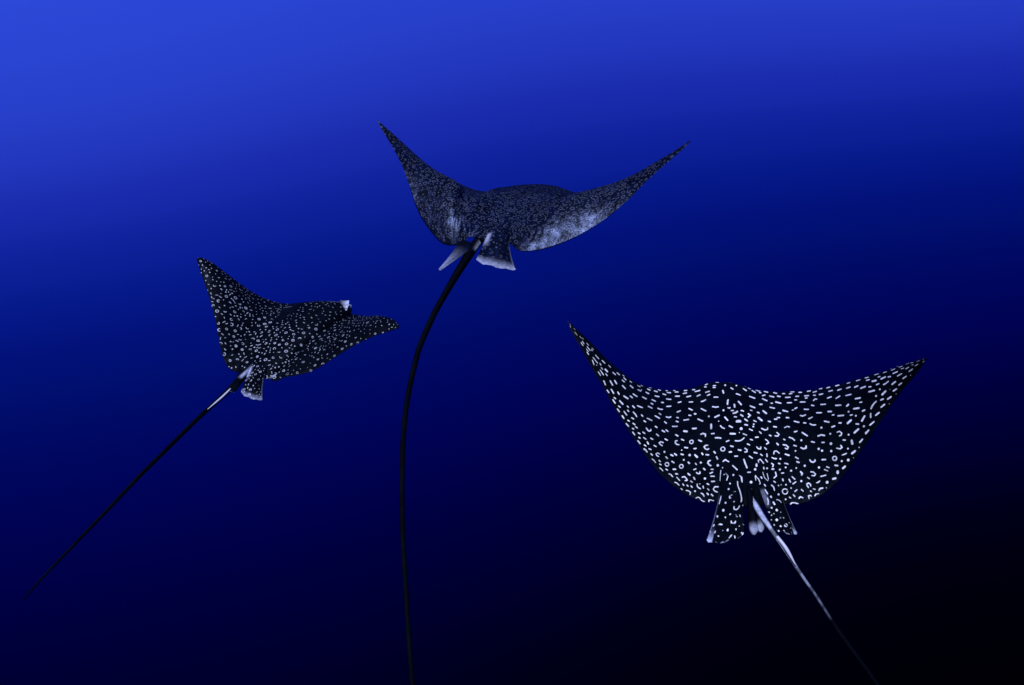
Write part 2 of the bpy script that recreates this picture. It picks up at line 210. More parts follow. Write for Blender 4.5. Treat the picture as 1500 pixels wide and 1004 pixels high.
  'fins': [{"p":[[-0.1687,-0.3797,-0.008],[-0.0702,-0.4156,-0.0135],[-0.1383,-0.7178,-0.0273],[-0.125,-0.7262,-0.0295]],"bulge":0.01,"rnd":0.0,"pale":0.55,"lvl":0.55,"inner":0,"spots":0},{"p":[[0.0819,-0.3475,0.0485],[-0.0195,-0.3725,0.0503],[0.182,-0.5877,-0.0602],[0.0065,-0.6347,-0.0111]],"bulge":0.022,"rnd":0.03,"pale":0.13,"lvl":0.6,"inner":0.6,"spots":1}],
  'tail': {"p":[[-0.0541,-0.22,0.0284],[-0.0738,-0.3277,0.0053],[-0.0847,-0.5093,-0.0432],[-0.1122,-0.6674,-0.1236],[-0.1343,-0.8356,-0.2109],[-0.1386,-0.9639,-0.2795],[-0.1252,-1.0832,-0.3472],[-0.0998,-1.2124,-0.4198],[-0.0628,-1.3361,-0.4881],[-0.0069,-1.481,-0.5657],[0.0358,-1.5873,-0.6437],[0.0825,-1.689,-0.7156],[0.1305,-1.7869,-0.7813],[0.1892,-1.9044,-0.8542],[0.2598,-2.0383,-0.9286],[0.3425,-2.1792,-0.9955]],"r":[0.02722,0.02496,0.02048,0.01556,0.01357,0.01264,0.01175,0.01113,0.0108,0.01012,0.00986,0.00936,0.0091,0.00879,0.00841,0.00798],"pale":[0.035,0.11,0.11],"narrow":1,"pale_dir":[1.023,0.1,0.073]},
  'lobes': [],
  'spines': [],
  'eyes': [[-0.175,0.3643,0.0307],[0.1371,0.417,0.0239]],
  'loc': [0.0257,3.5908,-0.6138],
  'rot': [[0.94966,0.31064,-0.04063],[-0.31328,0.94195,-0.12076],[0.00076,0.12741,0.99185]],
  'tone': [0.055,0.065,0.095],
  'tint': [0.42,0.52,1.0],
 },
 'L': {
  's_le': [-1.0,-0.9775,-0.9549,-0.9322,-0.9095,-0.8868,-0.8639,-0.841,-0.8181,-0.795,-0.7719,-0.7487,-0.7254,-0.7021,-0.6786,-0.6551,-0.6314,-0.6077,-0.5839,-0.5599,-0.5359,-0.5117,-0.4874,-0.463,-0.4384,-0.4136,-0.3887,-0.3637,-0.3384,-0.3129,-0.2872,-0.2612,-0.2349,-0.2083,-0.1813,-0.1539,-0.1259,-0.1175,-0.0997,-0.0734,-0.042,0.0,0.042,0.0734,0.0997,0.1175,0.1259,0.1539,0.1813,0.2083,0.2349,0.2612,0.2872,0.3129,0.3384,0.3637,0.3887,0.4136,0.4384,0.463,0.4874,0.5117,0.5359,0.5599,0.5839,0.6077,0.6314,0.6551,0.6786,0.7021,0.7254,0.7487,0.7719,0.795,0.8181,0.841,0.8639,0.8868,0.9095,0.9322,0.9549,0.9775,1.0],
  'le': [[-0.8545,0.1526,0.4278],[-0.8381,0.1647,0.4269],[-0.8218,0.1766,0.4248],[-0.8054,0.1832,0.4141],[-0.7892,0.1901,0.4031],[-0.7732,0.1973,0.3918],[-0.7577,0.2038,0.3791],[-0.7432,0.2089,0.3643],[-0.7288,0.2141,0.3492],[-0.7145,0.2196,0.334],[-0.7004,0.2253,0.3185],[-0.6863,0.2312,0.3028],[-0.6724,0.2373,0.2867],[-0.6585,0.2435,0.2705],[-0.6447,0.2498,0.2542],[-0.6309,0.2563,0.2378],[-0.6171,0.2629,0.2213],[-0.6029,0.2703,0.205],[-0.5887,0.278,0.1884],[-0.5743,0.2856,0.1716],[-0.5595,0.2931,0.1548],[-0.5436,0.3004,0.139],[-0.5262,0.3077,0.1254],[-0.5077,0.3138,0.1127],[-0.4883,0.3189,0.1006],[-0.4683,0.3235,0.0889],[-0.4471,0.3301,0.0805],[-0.4253,0.3366,0.0728],[-0.4032,0.3426,0.0654],[-0.3806,0.3476,0.0587],[-0.3577,0.3521,0.0541],[-0.3345,0.3569,0.053],[-0.311,0.3607,0.0527],[-0.2875,0.3641,0.0526],[-0.2643,0.3681,0.0521],[-0.2424,0.3751,0.0528],[-0.2213,0.3859,0.0539],[-0.1589,0.3863,0.0745],[-0.0579,0.3881,0.1054],[0.0417,0.3923,0.1305],[0.1193,0.3985,0.1433],[0.1892,0.4078,0.1467],[0.241,0.4177,0.1425],[0.2547,0.4259,0.1291],[0.2311,0.4337,0.1035],[0.1818,0.4401,0.0723],[0.1438,0.4435,0.0516],[0.1701,0.4328,0.0575],[0.1955,0.4211,0.0643],[0.2202,0.4091,0.0715],[0.2444,0.3969,0.0789],[0.2681,0.3846,0.0865],[0.2913,0.3717,0.0945],[0.3139,0.3584,0.1039],[0.3361,0.3449,0.1149],[0.358,0.3308,0.1263],[0.3797,0.3166,0.1377],[0.4011,0.3025,0.1491],[0.4224,0.2885,0.1603],[0.4436,0.2746,0.1715],[0.4648,0.2605,0.1828],[0.4858,0.2471,0.1958],[0.5068,0.2335,0.2094],[0.5278,0.2197,0.2232],[0.5489,0.2058,0.237],[0.5698,0.1919,0.2507],[0.5907,0.1781,0.2644],[0.6116,0.1644,0.278],[0.6326,0.1504,0.291],[0.6538,0.1353,0.3025],[0.6751,0.1202,0.314],[0.6963,0.105,0.3255],[0.7175,0.0899,0.337],[0.7387,0.0749,0.3484],[0.7597,0.0591,0.3586],[0.7805,0.042,0.3668],[0.8013,0.0248,0.3751],[0.822,0.0076,0.3834],[0.8428,-0.0096,0.3916],[0.8602,-0.0304,0.3957],[0.8772,-0.0516,0.3991],[0.8937,-0.0728,0.4023],[0.9024,-0.0971,0.4037]],
  's_te': [-1.0,-0.9775,-0.9549,-0.9322,-0.9095,-0.8868,-0.8639,-0.841,-0.8181,-0.795,-0.7719,-0.7487,-0.7254,-0.7021,-0.6786,-0.6551,-0.6314,-0.6077,-0.5839,-0.5599,-0.5359,-0.5117,-0.4874,-0.463,-0.4384,-0.4136,-0.3887,-0.3637,-0.3384,-0.3129,-0.2872,-0.2612,-0.2349,-0.2083,-0.1813,-0.1539,-0.1397,-0.1125,-0.071,-0.0355,0.0,0.0355,0.071,0.1125,0.1397,0.1539,0.1813,0.2083,0.2349,0.2612,0.2872,0.3129,0.3384,0.3637,0.3887,0.4136,0.4384,0.463,0.4874,0.5117,0.5359,0.5599,0.5839,0.6077,0.6314,0.6551,0.6786,0.7021,0.7254,0.7487,0.7719,0.795,0.8181,0.841,0.8639,0.8868,0.9095,0.9322,0.9549,0.9775,1.0],
  'te': [[-0.8545,0.1526,0.4278],[-0.8363,0.1356,0.4156],[-0.8183,0.1188,0.4032],[-0.8004,0.1022,0.3906],[-0.7827,0.0857,0.3779],[-0.7644,0.0697,0.3652],[-0.7457,0.0535,0.3525],[-0.7266,0.0369,0.3399],[-0.7071,0.0199,0.3273],[-0.6873,0.0025,0.3147],[-0.6675,-0.0149,0.302],[-0.6477,-0.0324,0.2893],[-0.6277,-0.05,0.2765],[-0.6079,-0.0681,0.2637],[-0.5882,-0.087,0.2507],[-0.5681,-0.1063,0.2379],[-0.5479,-0.1258,0.2251],[-0.5281,-0.1454,0.2122],[-0.5086,-0.165,0.1994],[-0.4893,-0.1844,0.1868],[-0.4701,-0.2038,0.1742],[-0.4528,-0.2241,0.1607],[-0.4355,-0.2444,0.1466],[-0.4183,-0.2648,0.1316],[-0.4006,-0.285,0.1158],[-0.3827,-0.3049,0.0994],[-0.3649,-0.3247,0.0826],[-0.3472,-0.3441,0.0655],[-0.328,-0.3624,0.0486],[-0.3092,-0.3803,0.0311],[-0.291,-0.3975,0.0131],[-0.2678,-0.4109,-0.0028],[-0.2447,-0.424,-0.0193],[-0.215,-0.43,-0.0276],[-0.1833,-0.4341,-0.032],[-0.1508,-0.4353,-0.0272],[-0.1371,-0.4265,-0.0256],[-0.1107,-0.4268,-0.0224],[-0.0706,-0.4453,-0.0176],[-0.0363,-0.4675,-0.0134],[-0.0019,-0.4838,-0.0093],[0.0325,-0.476,-0.0051],[0.0669,-0.4623,-0.001],[0.107,-0.4537,0.0038],[0.1333,-0.46,0.007],[0.1471,-0.4722,0.0087],[0.1744,-0.4633,0.0154],[0.1979,-0.4511,0.0275],[0.2207,-0.4384,0.0403],[0.247,-0.4287,0.0471],[0.2734,-0.4187,0.0535],[0.2997,-0.408,0.0596],[0.3254,-0.3958,0.067],[0.3512,-0.3833,0.0741],[0.3763,-0.3702,0.0819],[0.3976,-0.3546,0.0947],[0.4189,-0.3392,0.1076],[0.4402,-0.3242,0.1205],[0.4599,-0.3091,0.1349],[0.4795,-0.2949,0.1496],[0.499,-0.2813,0.1644],[0.5185,-0.2683,0.1792],[0.5378,-0.2555,0.194],[0.557,-0.2426,0.2087],[0.576,-0.2297,0.2232],[0.5958,-0.2173,0.2367],[0.6156,-0.2052,0.2499],[0.6352,-0.1938,0.2631],[0.6546,-0.1831,0.2764],[0.6746,-0.1733,0.2887],[0.6952,-0.1642,0.3003],[0.7157,-0.1552,0.3117],[0.7361,-0.1464,0.3232],[0.7566,-0.1384,0.3341],[0.7779,-0.1318,0.3439],[0.799,-0.1258,0.3538],[0.8199,-0.1202,0.3637],[0.8407,-0.1147,0.3737],[0.8613,-0.109,0.3838],[0.8819,-0.1031,0.3938],[0.9024,-0.0971,0.4037]],
  'camber': [0.05,0.05],
  'droop': [0.0,0.0],
  'trunk': 0.042,
  'brow': 0.008,
  'fold': 0.002,
  'tw': 2.0,
  'tww': 0.15,
  'fins': [{"p":[[-0.1564,-0.4098,-0.017],[-0.0609,-0.4509,-0.0083],[-0.0637,-0.6625,0.009],[-0.0172,-0.6583,-0.003]],"bulge":0.012,"rnd":0.02,"pale":0.0,"lvl":0.8,"inner":0,"spots":0},{"p":[[0.0512,-0.3763,0.0418],[-0.1001,-0.358,0.0163],[0.1757,-0.6451,-0.023],[0.0352,-0.6691,0.0149]],"bulge":0.02,"rnd":0.04,"pale":0.1,"lvl":0.55,"inner":0.7,"spots":1},{"p":[[0.1818,0.3769,0.1948],[0.2149,0.3512,0.145],[0.2905,0.3358,0.237],[0.2889,0.2878,0.1686]],"bulge":0.008,"rnd":0.12,"pale":0.7,"lvl":1.0,"inner":0,"spots":0}],
  'tail': {"p":[[-0.1333,-0.2405,-0.0236],[-0.0752,-0.4732,0.003],[-0.0802,-0.6749,-0.0153],[-0.0914,-0.8601,-0.0263],[-0.0712,-1.3962,-0.0301],[-0.0623,-1.739,-0.0542],[-0.0487,-1.9769,-0.0612],[-0.0254,-2.1694,-0.0536],[-0.0021,-2.2746,-0.0466]],"r":[0.02907,0.02316,0.01792,0.01389,0.01134,0.00912,0.00726,0.00527,0.00288],"pale":[0.02,0.15,0.15],"narrow":1,"pale_dir":[0.451,-0.421,0.745]},
  'lobes': [],
  'spines': [{"p":[[-0.0592,-0.6411,0.0061],[-0.0649,-0.7474,-0.0024],[-0.0723,-0.859,-0.0043]],"r":[0.00646,0.00692,0.00185]}],
  'eyes': [[-0.1193,0.3107,0.0911],[0.2171,0.3599,0.0499]],
  'loc': [-1.6017,4.6975,-1.7011],
  'rot': [[0.95152,0.30095,0.0635],[-0.27797,0.92979,-0.24131],[-0.13167,0.21196,0.96837]],
  'tone': [0.5,0.54,0.6],
  'tint': [0.5,0.6,1.0],
 },
}
SPOTS = [  # (sheet 0 disc / 1, 2 fins, half width, local skin scale, stroke points as (span, chord))
(0,0.53,[189,26,202,-21],[[-1.0029,0.0212]]),(0,0.58,[152,-36,305,20],[[-0.9871,0.7774],[-0.9791,0.7556]]),(0,0.58,[157,-37,322,22],[[-0.9781,0.8981],[-0.9727,0.8862]]),
(0,0.43,[224,-29,255,29],[[-0.9612,0.639],[-0.9508,0.6334]]),(0,0.58,[207,-32,287,29],[[-0.9465,0.8144],[-0.93,0.8057]]),
(0,0.58,[223,-28,264,32],[[-0.918,0.7101],[-0.9079,0.7199]]),(0,0.43,[228,-26,253,33],[[-0.9047,0.6566],[-0.8963,0.653]]),
(0,0.58,[215,-28,284,33],[[-0.8968,0.7932],[-0.8844,0.8066]]),(0,0.58,[206,-30,303,34],[[-0.8979,0.8814],[-0.8832,0.8825]]),
(0,0.58,[217,-24,264,35],[[-0.8747,0.6682],[-0.8625,0.662]]),(0,0.58,[212,-26,285,37],[[-0.8658,0.7641],[-0.8447,0.7636]]),
(0,0.58,[205,-28,303,37],[[-0.8626,0.8456],[-0.8499,0.8494]]),(0,0.58,[200,-29,316,39],[[-0.8537,0.8957],[-0.8412,0.8963]]),
(0,0.58,[215,-23,276,38],[[-0.8433,0.6916],[-0.8362,0.6927]]),(0,0.43,[217,-21,262,38],[[-0.8428,0.6201],[-0.8321,0.6121]]),
(0,0.64,[205,-21,280,42],[[-0.814,0.7006],[-0.7916,0.6817]]),(0,0.58,[198,-26,307,45],[[-0.8187,0.825],[-0.7885,0.8069]]),
(0,0.58,[192,-34,327,50],[[-0.815,0.8909],[-0.7975,0.9164]]),(0,0.58,[219,-23,285,48],[[-0.7787,0.7503],[-0.7705,0.7637]]),(0,0.74,[208,-31,312,52],[[-0.7868,0.8606]]),
(0,0.74,[225,-14,252,46],[[-0.7717,0.6167],[-0.7545,0.6092]]),(0,0.58,[219,-8,239,50],[[-0.7311,0.5512],[-0.7176,0.5463]]),
(0,0.58,[231,-26,285,54],[[-0.7646,0.8014],[-0.7559,0.8017]]),(0,1.06,[224,-21,276,55],[[-0.7442,0.7422],[-0.7311,0.7397]]),
(0,0.58,[225,-33,301,60],[[-0.7639,0.8636],[-0.7407,0.8714]]),(0,0.58,[227,-39,313,63],[[-0.7677,0.9254],[-0.7513,0.9311]]),
(0,0.58,[214,-28,297,62],[[-0.735,0.8117],[-0.724,0.8071]]),(0,0.64,[212,-9,256,56],[[-0.7014,0.6152],[-0.6835,0.5954]]),
(0,0.81,[210,0,233,57],[[-0.6718,0.4905],[-0.6552,0.4753]]),(0,0.6,[219,10,200,59],[[-0.6264,0.3723],[-0.617,0.3656]]),
(0,0.81,[222,8,213,60],[[-0.6239,0.4368],[-0.6105,0.4392]]),(0,0.81,[230,-1,230,64],[[-0.638,0.5475],[-0.625,0.5397]]),
(0,0.81,[213,17,192,63],[[-0.5748,0.351],[-0.5619,0.3354]]),(0,0.81,[193,-46,343,76],[[-0.7281,0.9383],[-0.7129,0.9481]]),
(0,0.81,[203,-32,311,74],[[-0.7018,0.8183],[-0.6832,0.8276]]),(0,0.81,[207,-22,288,71],[[-0.6817,0.7253],[-0.6664,0.7333]]),
(0,0.81,[233,-13,254,76],[[-0.6347,0.6531],[-0.6168,0.6521]]),(0,0.81,[221,9,216,69],[[-0.5843,0.4848],[-0.5659,0.4778]]),
(0,0.81,[208,29,168,67],[[-0.5015,0.2262],[-0.4821,0.2074]]),(0,0.6,[226,41,124,60],[[-0.4514,0.0899],[-0.4436,0.0954]]),
(0,0.6,[245,50,76,50],[[-0.3843,0.015],[-0.3743,0.0196]]),(0,0.81,[234,42,108,60],[[-0.416,0.1204],[-0.4019,0.1249]]),
(0,0.81,[243,40,74,65],[[-0.3702,0.0981],[-0.3544,0.1015]]),(0,0.6,[252,44,51,59],[[-0.3364,0.032],[-0.3243,0.0418]]),
(0,0.6,[257,41,27,62],[[-0.2908,0.0265],[-0.283,0.0263]]),(0,0.6,[258,37,-18,67],[[-0.2473,0.0184],[-0.2388,0.0267]]),
(0,0.81,[257,33,-13,80],[[-0.2425,0.0526],[-0.2273,0.0551]]),(0,0.81,[266,34,-41,81],[[-0.1893,0.0421],[-0.1766,0.0449]]),
(0,0.81,[288,43,-80,79],[[-0.1472,0.0568],[-0.1379,0.0637]]),(0,0.81,[253,36,33,74],[[-0.2898,0.07],[-0.2719,0.0686]]),
(0,0.81,[265,32,-25,93],[[-0.2008,0.0891],[-0.1835,0.0853]]),(0,0.81,[211,22,191,70],[[-0.5236,0.3952],[-0.5013,0.3629]]),(0,0.81,[211,28,178,69],[[-0.4879,0.3025]]),
(0,0.81,[218,33,155,70],[[-0.4536,0.2737],[-0.4333,0.2599]]),(0,0.81,[246,36,59,76],[[-0.3228,0.1178],[-0.3078,0.1258]]),(0,0.88,[311,41,-92,94],[[-0.1393,0.0966]]),
(0,0.81,[233,34,104,78],[[-0.387,0.227],[-0.3607,0.2084]]),(0,0.81,[251,31,2,93],[[-0.2502,0.1275],[-0.2283,0.1271]]),
(0,0.81,[280,32,-45,106],[[-0.1882,0.1416],[-0.1684,0.1388]]),(0,0.81,[188,-54,357,90],[[-0.6949,0.9662],[-0.6832,0.9608]]),
(0,0.81,[195,-44,339,87],[[-0.681,0.8949],[-0.6632,0.8944]]),(0,0.81,[233,-36,298,89],[[-0.6487,0.82],[-0.639,0.8269]]),
(0,0.81,[223,-2,234,85],[[-0.5675,0.602],[-0.5423,0.5758]]),(0,0.81,[230,-15,257,90],[[-0.5836,0.6838],[-0.5711,0.6758]]),
(0,0.96,[234,-28,282,94],[[-0.6157,0.7799],[-0.5933,0.7529]]),(0,0.81,[219,17,198,83],[[-0.5006,0.476],[-0.4745,0.4497]]),
(0,0.81,[227,27,151,86],[[-0.426,0.3644],[-0.4025,0.3508]]),(0,0.81,[243,32,67,89],[[-0.3125,0.2028],[-0.2866,0.1924]]),
(0,0.81,[250,29,21,107],[[-0.2456,0.2221],[-0.2282,0.2094]]),(0,0.81,[295,32,-49,118],[[-0.1836,0.2118],[-0.1674,0.2176]]),
(0,0.81,[237,29,107,92],[[-0.357,0.304],[-0.3453,0.2948]]),(0,0.81,[222,19,183,93],[[-0.4423,0.4551],[-0.4304,0.4479]]),
(0,1.03,[232,-45,318,104],[[-0.6254,0.8835],[-0.6075,0.8765]]),(0,0.81,[223,-50,330,98],[[-0.6538,0.9252],[-0.6449,0.9153]]),
(0,0.81,[225,-57,340,104],[[-0.6537,0.9581],[-0.6386,0.9585]]),(0,0.81,[229,-55,337,112],[[-0.6211,0.9411],[-0.6128,0.9339]]),
(0,0.81,[232,-39,301,110],[[-0.5859,0.8402],[-0.5788,0.8369]]),(0,0.81,[229,-28,280,108],[[-0.561,0.7713],[-0.5494,0.7669]]),
(0,0.81,[226,-13,250,105],[[-0.5363,0.7056],[-0.5221,0.6849],[-0.5059,0.6586]]),(0,0.81,[220,9,210,101],[[-0.4674,0.5556],[-0.4414,0.5291]]),
(0,0.81,[224,21,162,104],[[-0.398,0.4535],[-0.3837,0.4437],[-0.366,0.4208]]),(0,0.81,[238,28,101,103],[[-0.3294,0.336],[-0.3006,0.3047]]),
(0,0.81,[290,31,-4,129],[[-0.1939,0.2895],[-0.1787,0.3084]]),(0,0.81,[243,27,65,120],[[-0.2671,0.3561],[-0.2458,0.3297]]),
(0,0.81,[226,-64,349,120],[[-0.6196,0.9762],[-0.6072,0.9733]]),(0,0.81,[230,-45,312,117],[[-0.5781,0.8726],[-0.5711,0.8709]]),
(0,0.81,[229,-54,329,122],[[-0.5907,0.9225],[-0.5736,0.9212]]),(0,0.81,[229,-37,295,122],[[-0.5503,0.8246],[-0.535,0.8201],[-0.5282,0.8268]]),
(0,0.81,[236,-24,268,121],[[-0.5062,0.7558],[-0.4986,0.7555]]),(0,0.81,[225,14,185,113],[[-0.3943,0.5169],[-0.3832,0.5163]]),
(0,0.81,[231,6,207,119],[[-0.4245,0.6017],[-0.3961,0.5833]]),(0,0.81,[239,19,142,122],[[-0.3473,0.4946],[-0.3321,0.4866],[-0.3176,0.4615]]),
(0,0.81,[243,24,108,128],[[-0.2769,0.4294],[-0.2684,0.4261]]),(0,0.81,[288,30,29,138],[[-0.2021,0.3667],[-0.1917,0.3667]]),
(0,0.81,[331,33,-57,139],[[-0.1736,0.3504],[-0.1665,0.3548]]),(0,0.81,[226,-66,348,132],[[-0.5898,0.9729],[-0.5781,0.9722]]),
(0,0.81,[229,-47,315,130],[[-0.5486,0.8894],[-0.5381,0.877]]),(0,0.81,[226,-59,337,135],[[-0.5605,0.9461],[-0.5524,0.9368]]),
(0,0.81,[228,-13,253,126],[[-0.4726,0.7257],[-0.4438,0.6941]]),(0,0.81,[237,-26,272,132],[[-0.4884,0.7864],[-0.4787,0.7792]]),
(0,0.81,[241,10,174,132],[[-0.3622,0.5716],[-0.3521,0.5756]]),(0,0.81,[242,22,125,134],[[-0.2858,0.4797],[-0.274,0.4761]]),
(0,0.81,[268,27,60,140],[[-0.2357,0.432],[-0.2085,0.4134]]),(0,0.81,[224,-72,353,147],[[-0.5605,0.9824],[-0.5468,0.9766]]),
(0,0.81,[232,-52,321,140],[[-0.5343,0.9151],[-0.5246,0.9069]]),(0,0.81,[239,-53,319,146],[[-0.5186,0.9145],[-0.5092,0.9078]]),
(0,0.81,[244,17,152,142],[[-0.3151,0.5658],[-0.2842,0.5328]]),(0,0.81,[316,29,28,164],[[-0.1945,0.4986],[-0.1798,0.4931]]),
(0,0.81,[233,-62,337,149],[[-0.5288,0.9548],[-0.5222,0.9478]]),
(0,0.81,[230,-31,291,149],[[-0.4691,0.8253],[-0.4602,0.8278],[-0.4521,0.8234],[-0.444,0.8029],[-0.4444,0.7903]]),
(0,1.03,[241,-11,241,141],[[-0.4212,0.7189],[-0.4132,0.7143]]),(0,0.96,[233,-3,228,149],[[-0.3795,0.6914],[-0.3655,0.6833]]),
(0,0.81,[255,3,187,148],[[-0.3565,0.6513],[-0.3456,0.6531]]),(0,1.33,[259,23,117,156],[[-0.2458,0.5487],[-0.2297,0.5398]]),
(0,0.81,[237,-71,346,161],[[-0.5213,0.9743],[-0.5092,0.9729]]),(0,0.81,[249,-55,323,156],[[-0.499,0.9327],[-0.4899,0.9233]]),
(0,0.81,[241,-46,311,155],[[-0.4799,0.887],[-0.4698,0.8795]]),(0,0.81,[242,-20,265,158],[[-0.4114,0.7788],[-0.3994,0.7745]]),
(0,0.96,[252,13,171,158],[[-0.2986,0.6309],[-0.2866,0.6286]]),(0,0.81,[247,-61,336,165],[[-0.4897,0.9555],[-0.4831,0.9498]]),
(0,0.81,[239,-49,325,166],[[-0.4698,0.9173],[-0.4572,0.9076]]),(0,0.81,[250,-37,293,166],[[-0.4364,0.8592],[-0.4257,0.8505]]),
(0,0.81,[264,-9,217,168],[[-0.3615,0.7435],[-0.3484,0.7384]]),(0,0.96,[259,16,155,170],[[-0.2662,0.6405],[-0.2545,0.6375]]),
(0,0.81,[246,-72,352,179],[[-0.4888,0.9823],[-0.4751,0.9805]]),(0,0.96,[242,-49,326,175],[[-0.4476,0.9127],[-0.4406,0.9167]]),
(0,0.81,[243,-23,278,175],[[-0.3698,0.7875],[-0.383,0.7999],[-0.391,0.8239],[-0.3827,0.825],[-0.3731,0.8183]]),
(0,0.81,[264,6,186,175],[[-0.2931,0.6777],[-0.3028,0.6908],[-0.305,0.7074],[-0.2976,0.7138],[-0.2842,0.7024]]),
(0,0.66,[293,26,137,174],[[-0.2038,0.6162],[-0.2064,0.627],[-0.2117,0.6365],[-0.2175,0.6412],[-0.2218,0.6391],[-0.2228,0.6311],[-0.2201,0.6203],[-0.2149,0.6108],[-0.209,0.6061],[-0.2048,0.6082],[-0.2038,0.6162]]),
(0,0.81,[239,-58,346,181],[[-0.4568,0.9559],[-0.4484,0.948]]),(0,0.81,[255,-38,302,180],[[-0.4135,0.8821],[-0.4031,0.8735]]),
(0,0.96,[272,18,169,181],[[-0.2526,0.6961],[-0.2374,0.6863]]),(0,0.96,[319,25,124,192],[[-0.2047,0.6706],[-0.1948,0.6631]]),
(0,0.81,[243,-66,355,191],[[-0.4525,0.9802],[-0.443,0.9702]]),(0,0.81,[264,-51,320,187],[[-0.4321,0.94],[-0.4226,0.9302]]),(0,0.96,[281,9,170,187],[[-0.2701,0.7316]]),
(0,0.81,[247,-65,352,192],[[-0.4525,0.9767],[-0.4439,0.9713],[-0.4357,0.9718]]),
(0,0.59,[259,-42,318,198],[[-0.3799,0.8947],[-0.3903,0.9015],[-0.397,0.9197],[-0.3905,0.9243],[-0.3822,0.9161]]),(0,1.33,[277,-25,257,192],[[-0.3584,0.8462]]),
(0,0.81,[266,-55,332,199],[[-0.4187,0.9558],[-0.4108,0.9526]]),(0,1.03,[281,-14,242,200],[[-0.3264,0.8286],[-0.316,0.8236]]),
(0,1.03,[283,-5,217,197],[[-0.3077,0.7989],[-0.2983,0.7986]]),(0,0.96,[290,7,175,195],[[-0.2739,0.7658],[-0.2635,0.7616]]),(0,1.77,[311,16,120,202],[[-0.2297,0.736]]),
(0,1.33,[344,27,86,194],[[-0.2031,0.7177],[-0.1954,0.7296]]),(0,1.03,[372,31,54,201],[[-0.1732,0.6942],[-0.1704,0.7034]]),
(0,1.03,[342,34,-78,203],[[-0.1575,0.7049],[-0.1478,0.7101]]),(0,1.03,[411,32,-114,201],[[-0.1248,0.6905],[-0.1216,0.7022]]),
(0,1.03,[383,30,-98,210],[[-0.1193,0.7307],[-0.1166,0.7462]]),
(0,0.81,[339,33,-67,199],[[-0.144,0.6406],[-0.1539,0.6373],[-0.1608,0.6474],[-0.1565,0.6639],[-0.1485,0.6716],[-0.1421,0.6663]]),
(0,0.66,[262,30,-55,221],[[-0.0746,0.6892],[-0.0776,0.6964],[-0.0837,0.6999],[-0.0906,0.6982],[-0.0956,0.692],[-0.0968,0.6837],[-0.0938,0.6765],[-0.0877,0.6731],[-0.0809,0.6748],[-0.0759,0.681],[-0.0746,0.6892]]),
(0,1.18,[279,39,25,231],[[-0.0505,0.7101]]),(0,0.81,[298,-25,252,205],[[-0.3493,0.8717],[-0.3408,0.8734]]),
(0,0.59,[269,-59,343,213],[[-0.4087,0.9762],[-0.399,0.9699],[-0.3895,0.9709]]),(0,0.81,[266,-44,325,211],[[-0.377,0.936],[-0.37,0.9332]]),
(0,0.81,[281,-45,315,218],[[-0.3706,0.9514],[-0.3643,0.9468]]),
(0,0.59,[308,-31,267,218],[[-0.3316,0.9024],[-0.3325,0.911],[-0.3361,0.9201],[-0.3411,0.9262],[-0.3455,0.927],[-0.3478,0.9222],[-0.3469,0.9136],[-0.3433,0.9045],[-0.3383,0.8984],[-0.3339,0.8976],[-0.3316,0.9024]]),
(0,0.96,[296,-16,245,212],[[-0.319,0.867],[-0.309,0.8649]]),
(0,0.66,[312,-2,198,221],[[-0.2647,0.8445],[-0.2664,0.8534],[-0.2708,0.8619],[-0.2763,0.8668],[-0.2808,0.8662],[-0.2825,0.8604],[-0.2808,0.8515],[-0.2764,0.8429],[-0.2709,0.838],[-0.2665,0.8386],[-0.2647,0.8445]]),
(0,1.33,[300,5,177,208],[[-0.2612,0.7974]]),(0,1.03,[316,13,150,211],[[-0.2388,0.7926],[-0.2342,0.7974]]),(0,0.81,[343,23,133,214],[[-0.2064,0.7799],[-0.2024,0.7867]]),
(0,1.47,[359,26,105,222],[[-0.1829,0.7645]]),(0,0.96,[341,35,-75,208],[[-0.1447,0.7515],[-0.1536,0.7531],[-0.1565,0.7664],[-0.1508,0.7828],[-0.1454,0.7871]]),
(0,0.81,[272,32,-13,234],[[-0.0927,0.7665],[-0.0805,0.7566],[-0.0725,0.7655],[-0.0639,0.7703]]),(0,1.77,[365,28,-58,221],[[-0.1185,0.789]]),
(0,0.59,[306,-49,305,230],[[-0.3685,0.9719],[-0.3593,0.9684],[-0.3517,0.9712]]),(0,0.81,[315,-36,279,228],[[-0.3418,0.9464],[-0.3342,0.9437]]),
(0,1.03,[311,-18,250,227],[[-0.3099,0.9097],[-0.3,0.8988]]),(0,0.96,[316,-18,258,237],[[-0.2978,0.9252],[-0.2894,0.9173]]),
(0,0.88,[340,18,168,231],[[-0.2073,0.8177],[-0.2167,0.8302]]),(0,0.81,[369,23,129,233],[[-0.2058,0.8409],[-0.1994,0.8459],[-0.1907,0.8368],[-0.1916,0.8287]]),
(0,0.96,[405,30,-1,221],[[-0.1745,0.7981],[-0.1699,0.8084]]),(0,0.81,[315,32,-53,225],[[-0.1472,0.8111],[-0.1386,0.8131]]),
(0,0.81,[330,32,-34,232],[[-0.1546,0.8351],[-0.1421,0.8313]]),(0,0.81,[311,30,-51,238],[[-0.1523,0.8534],[-0.1377,0.8578]]),
(0,0.66,[321,-32,279,239],[[-0.3263,0.9575],[-0.3176,0.9515],[-0.3094,0.9565]]),(0,0.96,[350,10,136,230],[[-0.243,0.8714],[-0.2347,0.8773]]),
(0,0.66,[332,-17,248,244],[[-0.2921,0.9396],[-0.2783,0.946]]),
(0,0.81,[331,-1,225,240],[[-0.2691,0.9182],[-0.2586,0.9043],[-0.2511,0.9076],[-0.2465,0.9158],[-0.2555,0.9263]]),
